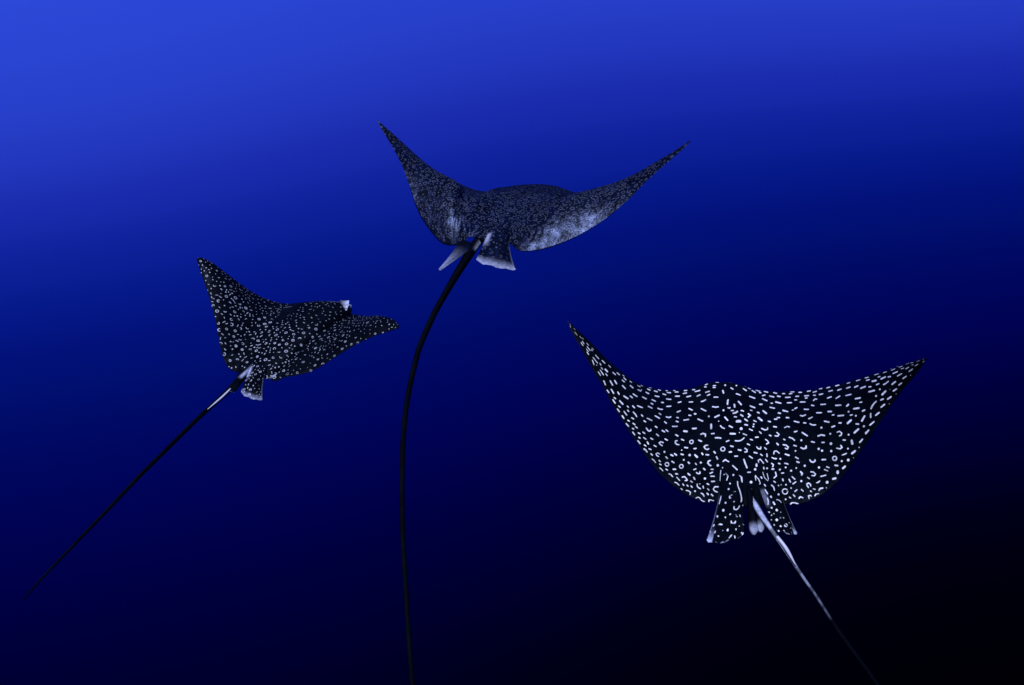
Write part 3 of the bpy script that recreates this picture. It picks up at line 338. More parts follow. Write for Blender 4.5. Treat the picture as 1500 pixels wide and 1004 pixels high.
(0,1.03,[354,13,189,248],[[-0.2189,0.8801],[-0.2149,0.8872]]),(0,1.62,[426,30,-42,231],[[-0.1745,0.8647]]),(0,1.03,[311,31,-64,243],[[-0.1516,0.8856],[-0.1398,0.8888]]),
(0,0.66,[343,-25,261,258],[[-0.2986,0.9768],[-0.2889,0.9708],[-0.2798,0.9752]]),(0,0.81,[359,6,175,253],[[-0.2327,0.9115],[-0.2258,0.9138]]),
(0,0.81,[351,-11,223,259],[[-0.2653,0.9552],[-0.2609,0.9591]]),(0,0.81,[357,-1,211,258],[[-0.2481,0.9453],[-0.2433,0.9484]]),
(0,0.81,[372,6,182,262],[[-0.2317,0.9389],[-0.2264,0.9439]]),(0,0.74,[403,19,89,253],[[-0.2067,0.9112],[-0.2072,0.9232],[-0.2027,0.9315],[-0.1954,0.9348]]),
(0,0.88,[396,22,104,245],[[-0.1964,0.9059]]),(0,0.81,[396,26,115,249],[[-0.1853,0.9129],[-0.184,0.9244]]),(0,0.96,[431,28,-48,255],[[-0.1688,0.8977],[-0.1639,0.9045]]),
(0,1.33,[392,13,166,257],[[-0.2163,0.9579]]),(0,0.81,[338,30,-48,245],[[-0.1276,0.924],[-0.1406,0.9215],[-0.149,0.932],[-0.143,0.9475],[-0.1333,0.9543]]),
(0,0.81,[436,26,-51,268],[[-0.1694,0.9263],[-0.1654,0.9345]]),(0,0.6,[363,-22,234,279],[[-0.2723,0.9857],[-0.2654,0.9871]]),
(0,0.66,[380,-2,195,273],[[-0.2516,0.978],[-0.2411,0.9723],[-0.2333,0.9758],[-0.2358,0.9886]]),
(0,0.81,[406,19,121,282],[[-0.1941,0.9579],[-0.1868,0.9601],[-0.1848,0.9698]]),(0,0.96,[441,27,-26,263],[[-0.1726,0.9509],[-0.169,0.9581]]),
(0,0.96,[373,27,-83,272],[[-0.1591,0.9588],[-0.1536,0.9678]]),
(0,0.66,[414,10,161,308],[[-0.2147,0.9954],[-0.2073,0.985],[-0.2001,0.9861],[-0.1943,0.9944],[-0.1847,0.9969]]),
(0,0.66,[426,20,-31,305],[[-0.1693,0.9964],[-0.17,0.9866],[-0.1619,0.989],[-0.1517,0.994]]),(0,0.66,[339,28,-16,229],[[-0.1082,0.8237],[-0.1165,0.8883]]),
(1,0.66,[-6,32,85,3],[[0.0791,0.1272],[0.0511,0.2463],[0.0879,0.3464],[0.1657,0.2988]]),(0,0.88,[317,29,-20,228],[[-0.099,0.8068]]),
(1,0.66,[-17,35,104,-5],[[0.4021,0.1294],[0.5107,0.0957]]),(0,0.81,[263,68,-143,49],[[-0.093,0.0727],[-0.082,0.0743]]),
(0,0.81,[288,41,0,56],[[-0.0298,0.056],[-0.0177,0.056]]),(0,0.81,[294,28,32,39],[[0.0372,0.025],[0.0487,0.0282]]),
(0,0.81,[329,53,-207,92],[[-0.102,0.0991],[-0.0976,0.1091]]),(0,0.81,[386,45,-121,94],[[-0.1387,0.097],[-0.1225,0.1019]]),
(0,0.81,[240,40,-17,107],[[-0.0564,0.1283],[-0.0435,0.1257]]),(0,0.81,[228,39,-34,120],[[-0.0603,0.15],[-0.0496,0.1514]]),(0,1.33,[302,36,-16,102],[[0.0077,0.1169]]),
(0,1.11,[258,26,44,97],[[0.0662,0.1116]]),(0,0.81,[276,34,19,118],[[0.0316,0.1556],[0.0405,0.171]]),(0,0.81,[440,-19,171,53],[[0.0969,0.0079],[0.1065,0.02]]),
(0,0.81,[467,20,231,107],[[0.0989,0.1174],[0.1081,0.1254]]),(0,0.81,[316,37,-176,133],[[-0.1065,0.1635],[-0.0903,0.1737]]),
(0,1.03,[288,36,57,147],[[-0.0125,0.1864],[-0.012,0.2099]]),(0,0.81,[570,-4,226,78],[[0.1148,0.0543],[0.12,0.0544]]),
(0,0.81,[420,16,155,86],[[0.1249,0.0776],[0.1349,0.0942]]),(0,0.81,[290,21,78,71],[[0.142,0.0377],[0.1607,0.041]]),
(0,0.81,[299,25,79,87],[[0.1564,0.0727],[0.1635,0.0686]]),(0,0.81,[278,26,33,74],[[0.1852,0.0235],[0.2019,0.0362]]),
(0,0.81,[272,23,-6,78],[[0.2345,0.038],[0.2481,0.0516]]),(0,0.81,[274,18,-13,80],[[0.2799,0.0623],[0.2907,0.0641]]),
(0,0.81,[393,41,-102,112],[[-0.1396,0.1641],[-0.1275,0.1573]]),(0,0.81,[287,41,-149,128],[[-0.1037,0.2021],[-0.092,0.2056]]),
(0,0.81,[217,40,-66,133],[[-0.0743,0.2533],[-0.0513,0.2648]]),(0,0.81,[248,33,81,128],[[0.0529,0.2215],[0.0747,0.2233]]),
(0,0.81,[576,23,211,116],[[0.1146,0.186],[0.1284,0.1847]]),(0,0.81,[291,29,62,97],[[0.1679,0.1124],[0.1818,0.0932]]),
(0,0.81,[266,30,9,96],[[0.2063,0.1005],[0.2272,0.114]]),(0,0.81,[264,25,-16,91],[[0.2512,0.1004],[0.2634,0.1103]]),
(0,0.81,[298,31,61,110],[[0.1633,0.1594],[0.1834,0.1755]]),(0,0.81,[418,42,-151,124],[[-0.131,0.2389],[-0.1154,0.2378]]),
(0,0.81,[220,41,-112,144],[[-0.0972,0.3366],[-0.0825,0.3548],[-0.0656,0.3611]]),(0,1.11,[298,38,43,149],[[0.0023,0.2726],[-0.005,0.3114]]),
(0,0.96,[236,36,55,142],[[0.053,0.3064],[0.0658,0.3329]]),(0,1.11,[279,39,-88,151],[[0.0264,0.3325],[0.0251,0.3548]]),
(0,0.81,[295,39,100,156],[[-0.0076,0.3489],[0.0028,0.3467]]),(0,1.33,[254,40,58,157],[[-0.0381,0.3951]]),(0,0.81,[299,40,-129,158],[[0.0056,0.3742],[0.0148,0.3803]]),
(0,1.11,[283,40,-116,162],[[0.0115,0.4022],[0.0231,0.4074],[0.0326,0.4019]]),(0,0.81,[227,38,51,155],[[0.0558,0.3957],[0.0712,0.3951]]),
(0,0.96,[546,28,187,133],[[0.1104,0.3034],[0.1221,0.3057]]),(0,1.03,[332,30,101,122],[[0.1429,0.2478],[0.1526,0.2398]]),
(0,0.81,[269,34,13,113],[[0.2017,0.2034],[0.2089,0.2043]]),(0,0.81,[255,32,-23,107],[[0.2305,0.1838],[0.2566,0.2098]]),
(0,0.81,[277,36,14,122],[[0.1897,0.2565],[0.2118,0.2663]]),(0,0.81,[432,39,-80,136],[[-0.1391,0.3144],[-0.1259,0.3477]]),(0,1.25,[331,33,-57,139],[[-0.1708,0.3531]]),
(0,0.6,[484,31,172,141],[[0.1082,0.3513],[0.1134,0.3507]]),(0,0.96,[232,41,19,168],[[0.047,0.4352],[0.058,0.4458]]),
(0,0.81,[291,41,-139,172],[[0.0124,0.4348],[0.0214,0.4433]]),(0,0.96,[327,37,140,158],[[0.0968,0.4003],[0.1033,0.4103],[0.0929,0.4353]]),
(0,0.96,[476,30,114,139],[[0.1275,0.35],[0.1325,0.353]]),(0,1.18,[335,34,72,134],[[0.1513,0.3168],[0.1627,0.3366]]),
(0,0.81,[250,38,-34,127],[[0.2275,0.3213],[0.2378,0.3319]]),(0,0.81,[246,36,-43,121],[[0.2559,0.3056],[0.2665,0.316]]),(0,1.33,[431,38,-164,152],[[-0.1213,0.408]]),
(0,1.03,[233,38,-111,164],[[-0.099,0.4374],[-0.0733,0.4366]]),(0,1.03,[261,40,82,176],[[-0.0399,0.4569],[-0.0276,0.4768]]),
(0,1.25,[471,34,99,154],[[0.1269,0.4059],[0.1361,0.426]]),(0,0.81,[261,40,-25,138],[[0.2117,0.3753],[0.2251,0.3755]]),
(0,0.96,[278,40,-2,142],[[0.197,0.3894],[0.2077,0.3896]]),(0,0.96,[340,35,-74,154],[[-0.1633,0.4091],[-0.1457,0.437]]),(0,0.81,[236,35,-104,176],[[-0.0847,0.482]]),
(0,1.77,[276,42,-95,177],[[0.0195,0.4793],[0.0345,0.4873]]),(0,0.96,[226,42,90,176],[[0.0672,0.4696],[0.0813,0.4765]]),
(0,0.81,[533,38,171,164],[[0.1119,0.4484],[0.1182,0.4522]]),(0,1.25,[469,41,155,172],[[0.1088,0.4839]]),(0,1.25,[407,44,139,181],[[0.1049,0.5071]]),
(0,0.96,[335,38,58,152],[[0.163,0.417],[0.1716,0.4203]]),(0,0.96,[223,44,62,188],[[0.058,0.5165],[0.074,0.515]]),
(0,1.33,[430,34,-146,172],[[-0.1199,0.4833],[-0.1219,0.5136]]),(0,0.81,[219,36,-50,193],[[-0.0794,0.5218],[-0.0709,0.5395],[-0.0586,0.5479]]),
(0,0.96,[285,43,102,178],[[-0.0254,0.5222],[-0.0101,0.5246]]),(0,2.06,[268,44,-41,193],[[0.031,0.545]]),(0,0.81,[276,48,115,192],[[0.0819,0.5415],[0.096,0.5435]]),
(0,0.81,[379,39,105,171],[[0.1298,0.5011],[0.1394,0.5098],[0.1512,0.4967],[0.1528,0.4811]]),(0,0.96,[303,41,-3,156],[[0.1819,0.4632],[0.1945,0.4678]]),
(0,1.11,[316,29,27,163],[[-0.1958,0.4965],[-0.1796,0.4919]]),(0,0.96,[346,35,-43,172],[[-0.1638,0.5462],[-0.1546,0.5399],[-0.1456,0.5508],[-0.1473,0.5677]]),
(0,0.81,[411,32,-145,185],[[-0.1241,0.5566],[-0.1147,0.5612]]),(0,1.18,[297,44,39,192],[[-0.0289,0.5831],[-0.0048,0.5783]]),(0,0.81,[289,44,-37,192],[[0.018,0.5718]]),
(0,0.81,[250,46,-14,208],[[0.0354,0.5839],[0.0534,0.5947]]),(0,0.81,[554,42,161,183],[[0.1209,0.5349],[0.1246,0.5453]]),
(0,0.81,[362,41,69,176],[[0.153,0.5449],[0.1594,0.5492]]),(0,0.81,[308,43,-25,167],[[0.1893,0.5176],[0.1967,0.5336],[0.1895,0.5505],[0.1772,0.5457]]),
(0,0.81,[287,6,-12,68],[[0.3234,0.0353],[0.3391,0.0338]]),(0,0.81,[280,12,-17,77],[[0.3153,0.0722],[0.3278,0.0697]]),
(0,0.81,[289,2,-13,67],[[0.3646,0.0514],[0.3767,0.0538]]),(0,0.81,[285,-8,-42,59],[[0.4072,0.0425],[0.4211,0.0406]]),
(0,0.81,[278,-6,-63,62],[[0.4383,0.0903],[0.4543,0.0823]]),(0,0.81,[286,-20,-70,51],[[0.4664,0.0262],[0.479,0.0318]]),
(0,0.81,[284,-19,-70,51],[[0.5076,0.0618],[0.5212,0.055]]),(0,0.81,[281,-23,-72,45],[[0.5524,0.0585],[0.568,0.0547]]),
(0,0.81,[272,-20,-105,46],[[0.6151,0.0794],[0.6286,0.0885]]),(0,0.81,[266,21,-26,89],[[0.2914,0.1304],[0.3155,0.1341]]),
(0,0.81,[273,13,-28,81],[[0.3467,0.1285],[0.3613,0.1298]]),(0,0.81,[268,6,-55,75],[[0.3932,0.1351],[0.4134,0.1434]]),
(0,0.81,[267,2,-73,71],[[0.4409,0.1582],[0.4501,0.1677]]),(0,0.81,[267,0,-92,68],[[0.4723,0.1782],[0.4909,0.1873]]),
(0,0.81,[276,-5,-83,59],[[0.5237,0.1745],[0.5418,0.1779]]),(0,0.81,[270,-2,-94,56],[[0.5717,0.2186],[0.5901,0.2176]]),
(0,0.81,[267,-1,-123,51],[[0.6202,0.2529],[0.6389,0.263]]),(0,0.96,[272,9,-138,51],[[0.6645,0.3332],[0.6807,0.3382]]),
(0,1.03,[278,21,-147,51],[[0.6928,0.4409],[0.7151,0.4557]]),(0,0.81,[264,19,-37,90],[[0.3377,0.186],[0.3468,0.1898]]),
(0,0.81,[262,10,-62,79],[[0.3956,0.1784],[0.4049,0.1832]]),(0,0.81,[256,12,-87,80],[[0.4383,0.2574],[0.4469,0.2393],[0.4561,0.2517]]),
(0,0.81,[266,12,-105,73],[[0.5152,0.3131],[0.5357,0.3152]]),(0,0.81,[261,17,-120,71],[[0.5584,0.3841],[0.5803,0.3717]]),
(0,0.81,[259,23,-152,65],[[0.6117,0.4181],[0.6377,0.4511]]),(0,0.81,[255,27,-40,101],[[0.2931,0.2144],[0.3159,0.2205]]),
(0,0.81,[264,19,-43,91],[[0.3647,0.2305],[0.3902,0.2425]]),(0,0.81,[246,22,-91,92],[[0.4222,0.3236],[0.4346,0.3433]]),
(0,0.81,[249,23,-127,87],[[0.4727,0.3689],[0.4978,0.3999]]),(0,0.96,[256,36,-144,85],[[0.5462,0.4946],[0.5704,0.53]]),
(0,1.25,[251,46,-167,83],[[0.596,0.5915],[0.605,0.5857]]),(0,1.03,[259,43,-183,71],[[0.6485,0.5732],[0.6694,0.6091]]),
(0,0.81,[253,55,-202,76],[[0.6568,0.6664],[0.6652,0.682]]),(0,1.18,[244,63,-206,87],[[0.6173,0.6851],[0.6377,0.7218]]),
(0,0.81,[247,36,-42,120],[[0.2566,0.2999],[0.2809,0.3274]]),(0,0.81,[250,30,-56,107],[[0.3257,0.3093],[0.3385,0.3021]]),
(0,0.6,[246,33,-58,114],[[0.3083,0.3205],[0.3163,0.3212]]),(0,0.81,[244,29,-79,103],[[0.3769,0.3467],[0.3991,0.3656]]),
(0,0.81,[238,36,-131,103],[[0.4385,0.4541],[0.4634,0.4839]]),(0,1.11,[246,41,-154,98],[[0.4993,0.5199],[0.5137,0.5424]]),
(0,0.81,[246,51,-165,105],[[0.5111,0.5895],[0.5194,0.598]]),(0,1.33,[245,61,-186,95],[[0.5888,0.673]]),(0,0.81,[240,71,-202,100],[[0.5863,0.721],[0.5954,0.7324]]),
(0,1.33,[235,78,-220,100],[[0.6058,0.7691]]),(0,1.03,[250,60,-178,103],[[0.5349,0.6383],[0.5589,0.6711]]),(0,1.11,[237,77,-230,90],[[0.6427,0.7827],[0.6526,0.7912]]),
(0,1.25,[226,91,-248,103],[[0.612,0.8549],[0.6348,0.8422]]),(0,0.81,[241,37,-83,117],[[0.3449,0.4085],[0.3568,0.4254],[0.374,0.4206]]),
(0,0.96,[244,40,-55,131],[[0.2632,0.3899],[0.2762,0.3976]]),(0,0.81,[238,44,-86,134],[[0.3009,0.4482],[0.3251,0.4764]]),
(0,0.81,[227,41,-117,118],[[0.3848,0.4781],[0.4066,0.4786]]),(0,0.81,[235,46,-104,131],[[0.3503,0.4991],[0.3608,0.5105]]),
(0,0.81,[222,51,-137,130],[[0.3823,0.5358],[0.391,0.5565],[0.409,0.5755]]),(0,1.03,[232,58,-175,119],[[0.4617,0.5952],[0.4801,0.6332]]),
(0,0.96,[242,74,-196,119],[[0.5221,0.71],[0.5303,0.7235]]),(0,1.4,[238,82,-212,113],[[0.5544,0.7695],[0.5754,0.7692]]),
(0,1.03,[226,96,-241,116],[[0.5835,0.8333],[0.5913,0.8512]]),(0,1.47,[227,62,-161,133],[[0.4322,0.6336]]),(0,1.03,[231,73,-200,127],[[0.4822,0.6947],[0.4962,0.705]]),
(0,0.81,[242,45,-72,149],[[0.2366,0.4827],[0.254,0.4777],[0.2641,0.4893]]),(0,1.55,[215,109,-268,119],[[0.6029,0.9043]]),
(0,0.96,[234,52,-104,154],[[0.2835,0.5458],[0.2977,0.5489]]),(0,0.96,[235,58,-123,155],[[0.323,0.5788],[0.3338,0.6035],[0.3439,0.6276]]),
(0,1.03,[221,73,-179,149],[[0.3968,0.6786],[0.4158,0.6893],[0.4287,0.7115]]),(0,1.33,[226,81,-204,142],[[0.4584,0.7335]]),
(0,0.81,[227,93,-229,140],[[0.4906,0.7666],[0.5025,0.7748],[0.5069,0.8017],[0.499,0.8102],[0.4907,0.8038]]),(0,1.33,[231,106,-242,141],[[0.5278,0.8533]]),
(0,1.25,[226,108,-251,129],[[0.5529,0.8779],[0.5771,0.8826]]),(0,1.18,[208,123,-285,130],[[0.5915,0.9515]]),
(0,0.88,[241,55,-106,171],[[0.2458,0.576],[0.2599,0.5923],[0.2691,0.6154]]),(0,1.47,[237,61,-129,168],[[0.3045,0.637]]),
(0,0.96,[237,73,-156,168],[[0.3534,0.6889],[0.365,0.7056]]),(0,1.03,[217,85,-201,163],[[0.4012,0.7435],[0.4105,0.7549]]),(0,1.92,[225,97,-219,163],[[0.4371,0.7993]]),
(0,1.03,[223,110,-252,152],[[0.4944,0.8499],[0.5012,0.8632]]),(0,1.55,[224,122,-267,154],[[0.5226,0.9043],[0.5168,0.9231]]),
(0,1.03,[218,134,-288,150],[[0.5447,0.9601],[0.5615,0.9625]]),(0,0.96,[246,60,-119,184],[[0.2569,0.6493],[0.268,0.6619]]),
(0,0.88,[278,52,-82,190],[[0.2044,0.6232],[0.2176,0.6289],[0.226,0.6508],[0.2188,0.6608],[0.2097,0.6517]]),
(0,1.03,[241,69,-146,182],[[0.2893,0.6874],[0.2991,0.7035],[0.3139,0.7098],[0.3177,0.6965]]),(0,1.62,[250,87,-171,179],[[0.3714,0.7673]]),
(0,1.62,[241,93,-191,182],[[0.3824,0.7922]]),(0,0.88,[222,114,-255,168],[[0.4493,0.8553],[0.4602,0.8778],[0.4715,0.8819],[0.4716,0.8643]]),
(0,1.33,[218,127,-278,168],[[0.4888,0.9205]]),(0,1.03,[217,145,-294,165],[[0.5288,0.9782]]),(0,0.81,[266,30,9,96],[[0.2219,0.1102],[0.2133,0.1037]]),
(0,0.81,[264,26,-17,92],[[0.249,0.1032],[0.2612,0.113]]),(0,0.81,[254,32,-23,108],[[0.2297,0.1891],[0.2547,0.2084]]),
(0,0.81,[251,38,-32,128],[[0.2248,0.3253],[0.2355,0.3335]]),(0,0.81,[282,40,1,142],[[0.1951,0.39],[0.2057,0.39]]),
(0,0.81,[261,40,-25,138],[[0.214,0.3726],[0.2227,0.3778]]),(0,0.81,[303,41,-3,156],[[0.1835,0.4637],[0.1943,0.4683]]),
(0,0.74,[308,43,-25,167],[[0.1891,0.518],[0.1982,0.5343],[0.1893,0.5509],[0.1771,0.5461]]),(0,0.81,[270,48,-72,172],[[0.214,0.578],[0.2197,0.5873]]),
(0,1.03,[324,46,-43,189],[[0.1768,0.6055],[0.1811,0.6181]]),(0,0.81,[358,46,3,201],[[0.1533,0.6913],[0.1569,0.6739],[0.1673,0.6688],[0.1766,0.6835]]),
(0,1.18,[266,60,-91,189],[[0.2566,0.6933]]),(0,0.96,[306,53,-11,197],[[0.2025,0.6956],[0.2185,0.7066]]),(0,0.81,[373,47,41,209],[[0.1428,0.7201],[0.1595,0.7254]]),
(0,1.33,[351,49,19,208],[[0.1757,0.7254]]),(0,0.81,[276,66,-96,207],[[0.247,0.7362],[0.2578,0.7517]]),(0,1.11,[277,69,-113,217],[[0.2467,0.7678],[0.2552,0.7768]]),
(0,0.96,[257,89,-177,208],[[0.3098,0.7949],[0.3111,0.8079],[0.3203,0.8205],[0.3319,0.8208],[0.3323,0.814]]),(0,1.03,[260,103,-200,202],[[0.3635,0.8426],[0.3775,0.8556]]),
(0,0.81,[230,120,-254,194],[[0.4247,0.9045],[0.4202,0.9081],[0.4145,0.9063],[0.4095,0.8998],[0.4073,0.8912],[0.4087,0.8836],[0.4131,0.8801],[0.4189,0.8819],[0.4238,0.8883],[0.426,0.897],[0.4247,0.9045]]),
(0,0.81,[222,130,-278,182],[[0.4522,0.9173],[0.4719,0.9336]]),(0,1.4,[215,142,-297,176],[[0.4901,0.9634],[0.5062,0.9706]]),(0,1.47,[230,134,-276,198],[[0.4365,0.941]]),
(0,1.99,[221,146,-299,195],[[0.4612,0.9691]]),(0,0.74,[215,157,-308,193],[[0.4832,0.9873]]),(0,1.62,[227,106,-229,179],[[0.4206,0.8414]]),
(0,0.96,[364,49,11,216],[[0.1639,0.7574],[0.1689,0.7608]]),(0,0.81,[321,54,-66,212],[[0.1894,0.7571],[0.2029,0.7693]]),(0,1.62,[288,80,-119,222],[[0.2764,0.8121]]),
(0,1.62,[262,102,-204,221],[[0.3351,0.8691]]),(0,0.81,[269,116,-223,217],[[0.3667,0.8959],[0.3752,0.9105]]),(0,0.81,[263,115,-232,224],[[0.3533,0.9004],[0.3637,0.92]]),
(0,1.11,[227,129,-277,210],[[0.4021,0.9255],[0.4113,0.9401]]),(0,1.25,[234,147,-292,211],[[0.4231,0.9745],[0.4358,0.9779]]),
(0,0.81,[404,48,117,214],[[0.1367,0.7651],[0.1421,0.7714],[0.1377,0.7878]]),(0,1.03,[420,51,49,227],[[0.1335,0.8038],[0.1396,0.8025]]),
(0,1.4,[370,50,19,217],[[0.1636,0.8]]),(0,1.33,[329,54,-109,222],[[0.1894,0.7854]]),(0,1.18,[299,65,-92,222],[[0.2348,0.8049]]),(0,1.47,[328,61,-20,237],[[0.209,0.812]]),
(0,0.81,[376,52,78,232],[[0.1672,0.8224],[0.1757,0.8182]]),(0,1.11,[288,73,-152,227],[[0.2495,0.8345],[0.2545,0.8489],[0.2497,0.8544]]),
(0,0.81,[283,96,-185,237],[[0.2923,0.8614],[0.3042,0.8728],[0.3092,0.8893],[0.3008,0.8933],[0.2916,0.884]]),(0,0.81,[273,113,-224,236],[[0.3254,0.9177],[0.3476,0.9303]]),
(0,1.7,[233,138,-290,223],[[0.3984,0.9623],[0.3951,0.9679]]),(0,0.81,[390,51,83,230],[[0.1437,0.8207],[0.1444,0.8443],[0.1336,0.859]]),
(0,1.03,[379,55,63,249],[[0.1661,0.8588],[0.1665,0.8687]]),(0,0.81,[319,63,-125,238],[[0.2068,0.8473],[0.2155,0.8665]]),
(0,0.81,[362,59,5,248],[[0.1915,0.8624],[0.1944,0.8785]]),(0,0.81,[332,62,-117,242],[[0.2022,0.8885],[0.2167,0.8832]]),(0,1.55,[317,73,-125,245],[[0.2401,0.8877]]),
(0,0.81,[302,87,-155,242],[[0.2705,0.8811],[0.2768,0.8937]]),(0,0.81,[289,107,-215,250],[[0.2992,0.9324],[0.3063,0.9365],[0.3138,0.935]]),
(0,1.33,[284,138,-255,241],[[0.3665,0.9734],[0.3771,0.9805]]),(0,2.06,[280,125,-245,250],[[0.3394,0.9657]]),(2,0.81,[21,-28,65,2],[[0.0277,0.2551],[0.0531,0.1859]]),
(0,1.18,[366,55,-45,235],[[0.1744,0.8932]]),(2,1.11,[19,-26,71,-5],[[0.1169,0.064]]),(0,0.81,[379,57,49,265],[[0.1556,0.8944]]),
(0,1.11,[375,61,31,263],[[0.1914,0.9133]]),(0,0.88,[324,89,-143,253],[[0.2582,0.9157],[0.2667,0.9126],[0.2728,0.924],[0.2718,0.9333]]),
(0,0.88,[336,88,-119,260],[[0.2577,0.9241],[0.2607,0.935]]),(0,0.81,[330,102,-164,267],[[0.2771,0.952],[0.2838,0.9598]]),
(0,0.81,[340,93,-149,270],[[0.2629,0.9551],[0.2668,0.9621]]),(0,1.03,[306,115,-223,268],[[0.2961,0.9739],[0.303,0.9685],[0.3134,0.9753]]),
(0,0.88,[301,132,-237,274],[[0.3274,0.9855]]),(2,0.81,[24,-29,65,2],[[0.1047,0.4382],[0.154,0.3577],[0.2225,0.3806]]),
(0,0.59,[371,56,-33,256],[[0.1751,0.9328],[0.1717,0.9415],[0.1656,0.9464],[0.1591,0.9455],[0.1547,0.9393],[0.1541,0.9301],[0.1574,0.9214],[0.1635,0.9165],[0.17,0.9173],[0.1745,0.9236],[0.1751,0.9328]]),
(0,0.81,[356,66,-64,257],[[0.2028,0.9346],[0.2126,0.9274]]),(0,0.81,[329,77,-163,264],[[0.2302,0.9304],[0.2357,0.9432]]),
(0,0.81,[370,74,-91,276],[[0.2118,0.9737],[0.2189,0.9652],[0.2276,0.9753]]),(0,0.81,[350,95,-146,285],[[0.2489,0.9751],[0.2585,0.9765],[0.2597,0.9824]]),
(0,0.81,[354,94,-141,292],[[0.2493,0.9789],[0.2494,0.9892]]),(0,0.81,[341,113,-175,290],[[0.2736,0.9877],[0.2801,0.9814],[0.2912,0.9874]]),
(2,1.55,[24,-25,72,-4],[[0.307,0.2226]]),(0,0.81,[373,63,-57,269],[[0.1934,0.9495],[0.1981,0.9616]]),(0,0.81,[383,62,4,286],[[0.1768,0.9631],[0.1813,0.9676]]),
(0,1.25,[378,60,21,279],[[0.1606,0.9752]]),(2,0.66,[27,-27,76,-4],[[0.4194,0.4378],[0.4267,0.3148],[0.4617,0.2197]]),
(0,0.81,[387,68,-29,314],[[0.1749,0.9982],[0.1814,0.9909],[0.1915,0.9918],[0.2045,0.9987]]),(2,0.96,[26,-29,72,7],[[0.4597,0.6516],[0.5102,0.6282]]),
(0,0.96,[365,31,-17,183],[[-0.1766,0.5903],[-0.1667,0.6021]]),(0,0.96,[320,29,-95,197],[[-0.1125,0.5964],[-0.102,0.6014],[-0.0889,0.6103]]),
(0,0.81,[261,38,13,217],[[-0.0601,0.6414],[-0.0437,0.6336]]),(0,0.81,[292,45,-2,212],[[-0.0114,0.6307],[0.0108,0.631],[0.0258,0.6217],[0.0358,0.6124]]),
(0,0.81,[241,51,70,211],[[0.0719,0.6209],[0.0841,0.6216]]),(0,0.96,[411,50,115,197],[[0.1032,0.5913],[0.1125,0.5843]]),
(0,0.81,[407,43,42,193],[[0.1342,0.5887],[0.1406,0.5976],[0.1427,0.6127],[0.1343,0.6223]]),(0,0.81,[250,49,-5,222],[[0.0463,0.6544],[0.0589,0.6614]]),
(0,0.96,[291,42,41,224],[[-0.0397,0.6691],[-0.028,0.6714]]),(0,1.11,[305,46,-21,229],[[-0.0047,0.6901],[0.0064,0.6925]]),
(0,0.88,[284,48,-26,230],[[0.0286,0.6815],[0.0375,0.6911],[0.0353,0.7039],[0.0247,0.7048]]),(0,1.03,[281,39,30,231],[[-0.0528,0.7103],[-0.0418,0.7076]]),
(0,0.81,[396,54,88,209],[[0.0975,0.6634],[0.1024,0.6732],[0.1114,0.6718],[0.1135,0.6567]]),(0,0.81,[479,45,100,196],[[0.125,0.6537],[0.1292,0.6643]]),
(0,0.96,[266,56,53,225],[[0.0759,0.707],[0.0907,0.7079]]),(0,0.81,[410,55,67,216],[[0.1062,0.7104],[0.1114,0.7167]]),
(0,0.96,[464,46,71,202],[[0.1275,0.7008],[0.1262,0.7185]]),(0,0.96,[313,45,25,236],[[-0.0283,0.7325],[-0.0153,0.7303]]),
(0,0.81,[264,51,-23,237],[[0.0431,0.7326],[0.0574,0.7465]]),(0,1.03,[301,49,6,244],[[0.0121,0.7514],[0.0147,0.7759],[0.0191,0.8003]]),
(0,0.66,[329,58,56,225],[[0.0877,0.7684],[0.0866,0.7576],[0.0993,0.7456],[0.1036,0.7556],[0.1086,0.7699]]),(0,0.81,[470,51,56,213],[[0.1195,0.7419],[0.1231,0.7573]]),
(0,1.25,[267,57,24,241],[[0.0729,0.7826],[0.0707,0.7932]]),(0,1.7,[270,55,-11,248],[[0.0589,0.814]]),(0,0.81,[365,59,48,227],[[0.1048,0.7973],[0.1044,0.8084]]),
(0,1.33,[429,55,36,223],[[0.1168,0.8017]]),(0,0.88,[311,43,41,248],[[-0.0466,0.7932],[-0.0355,0.8054],[-0.0287,0.8144]]),
(0,0.81,[299,51,-8,252],[[0.0179,0.8273],[0.0311,0.8277]]),(1,1.47,[-3,33,77,13],[[0.0492,0.5809]]),(0,0.81,[289,62,-11,248],[[0.0804,0.8583],[0.0838,0.8665]]),
(0,0.59,[282,57,-24,259],[[0.0536,0.8497],[0.0556,0.8576],[0.0654,0.8701],[0.0695,0.8936],[0.0572,0.9194]]),(0,0.52,[283,55,-36,258],[[0.0509,0.8532],[0.05,0.8762]]),
(0,0.38,[356,60,10,233],[[0.0955,0.8285],[0.0967,0.8627],[0.1072,0.8836],[0.1122,0.8705],[0.1123,0.8363]]),(2,0.81,[24,-31,59,11],[[0.0426,0.7331],[0.089,0.7114]]),
(0,1.92,[301,53,-19,264],[[0.0248,0.8838]]),(0,0.81,[308,53,5,283],[[0.0201,0.9197],[0.0177,0.9303]]),(0,0.81,[296,56,-41,273],[[0.0406,0.9162],[0.0448,0.9205]]),
(2,0.81,[25,-31,62,12],[[0.1565,0.7908],[0.2689,0.752]]),(1,1.18,[1,33,75,21],[[-0.0109,0.8701],[0.0081,0.9446],[0.0931,0.9718]]),
(1,0.81,[0,38,86,10],[[0.1367,0.7708],[0.2105,0.7849],[0.2822,0.8648],[0.3687,0.9186],[0.4367,0.9325],[0.4746,0.9065]]),(1,1.33,[-6,34,87,5],[[0.2161,0.454]]),
(1,1.55,[-7,35,92,3],[[0.3068,0.4142]]),(1,0.81,[-4,37,90,11],[[0.3387,0.6127],[0.3328,0.6929]]),
(1,0.81,[-8,39,97,-2],[[0.4003,0.5672],[0.4086,0.4783],[0.4445,0.4856],[0.4511,0.5516]]),(1,1.62,[-13,39,105,-4],[[0.5055,0.3495]]),
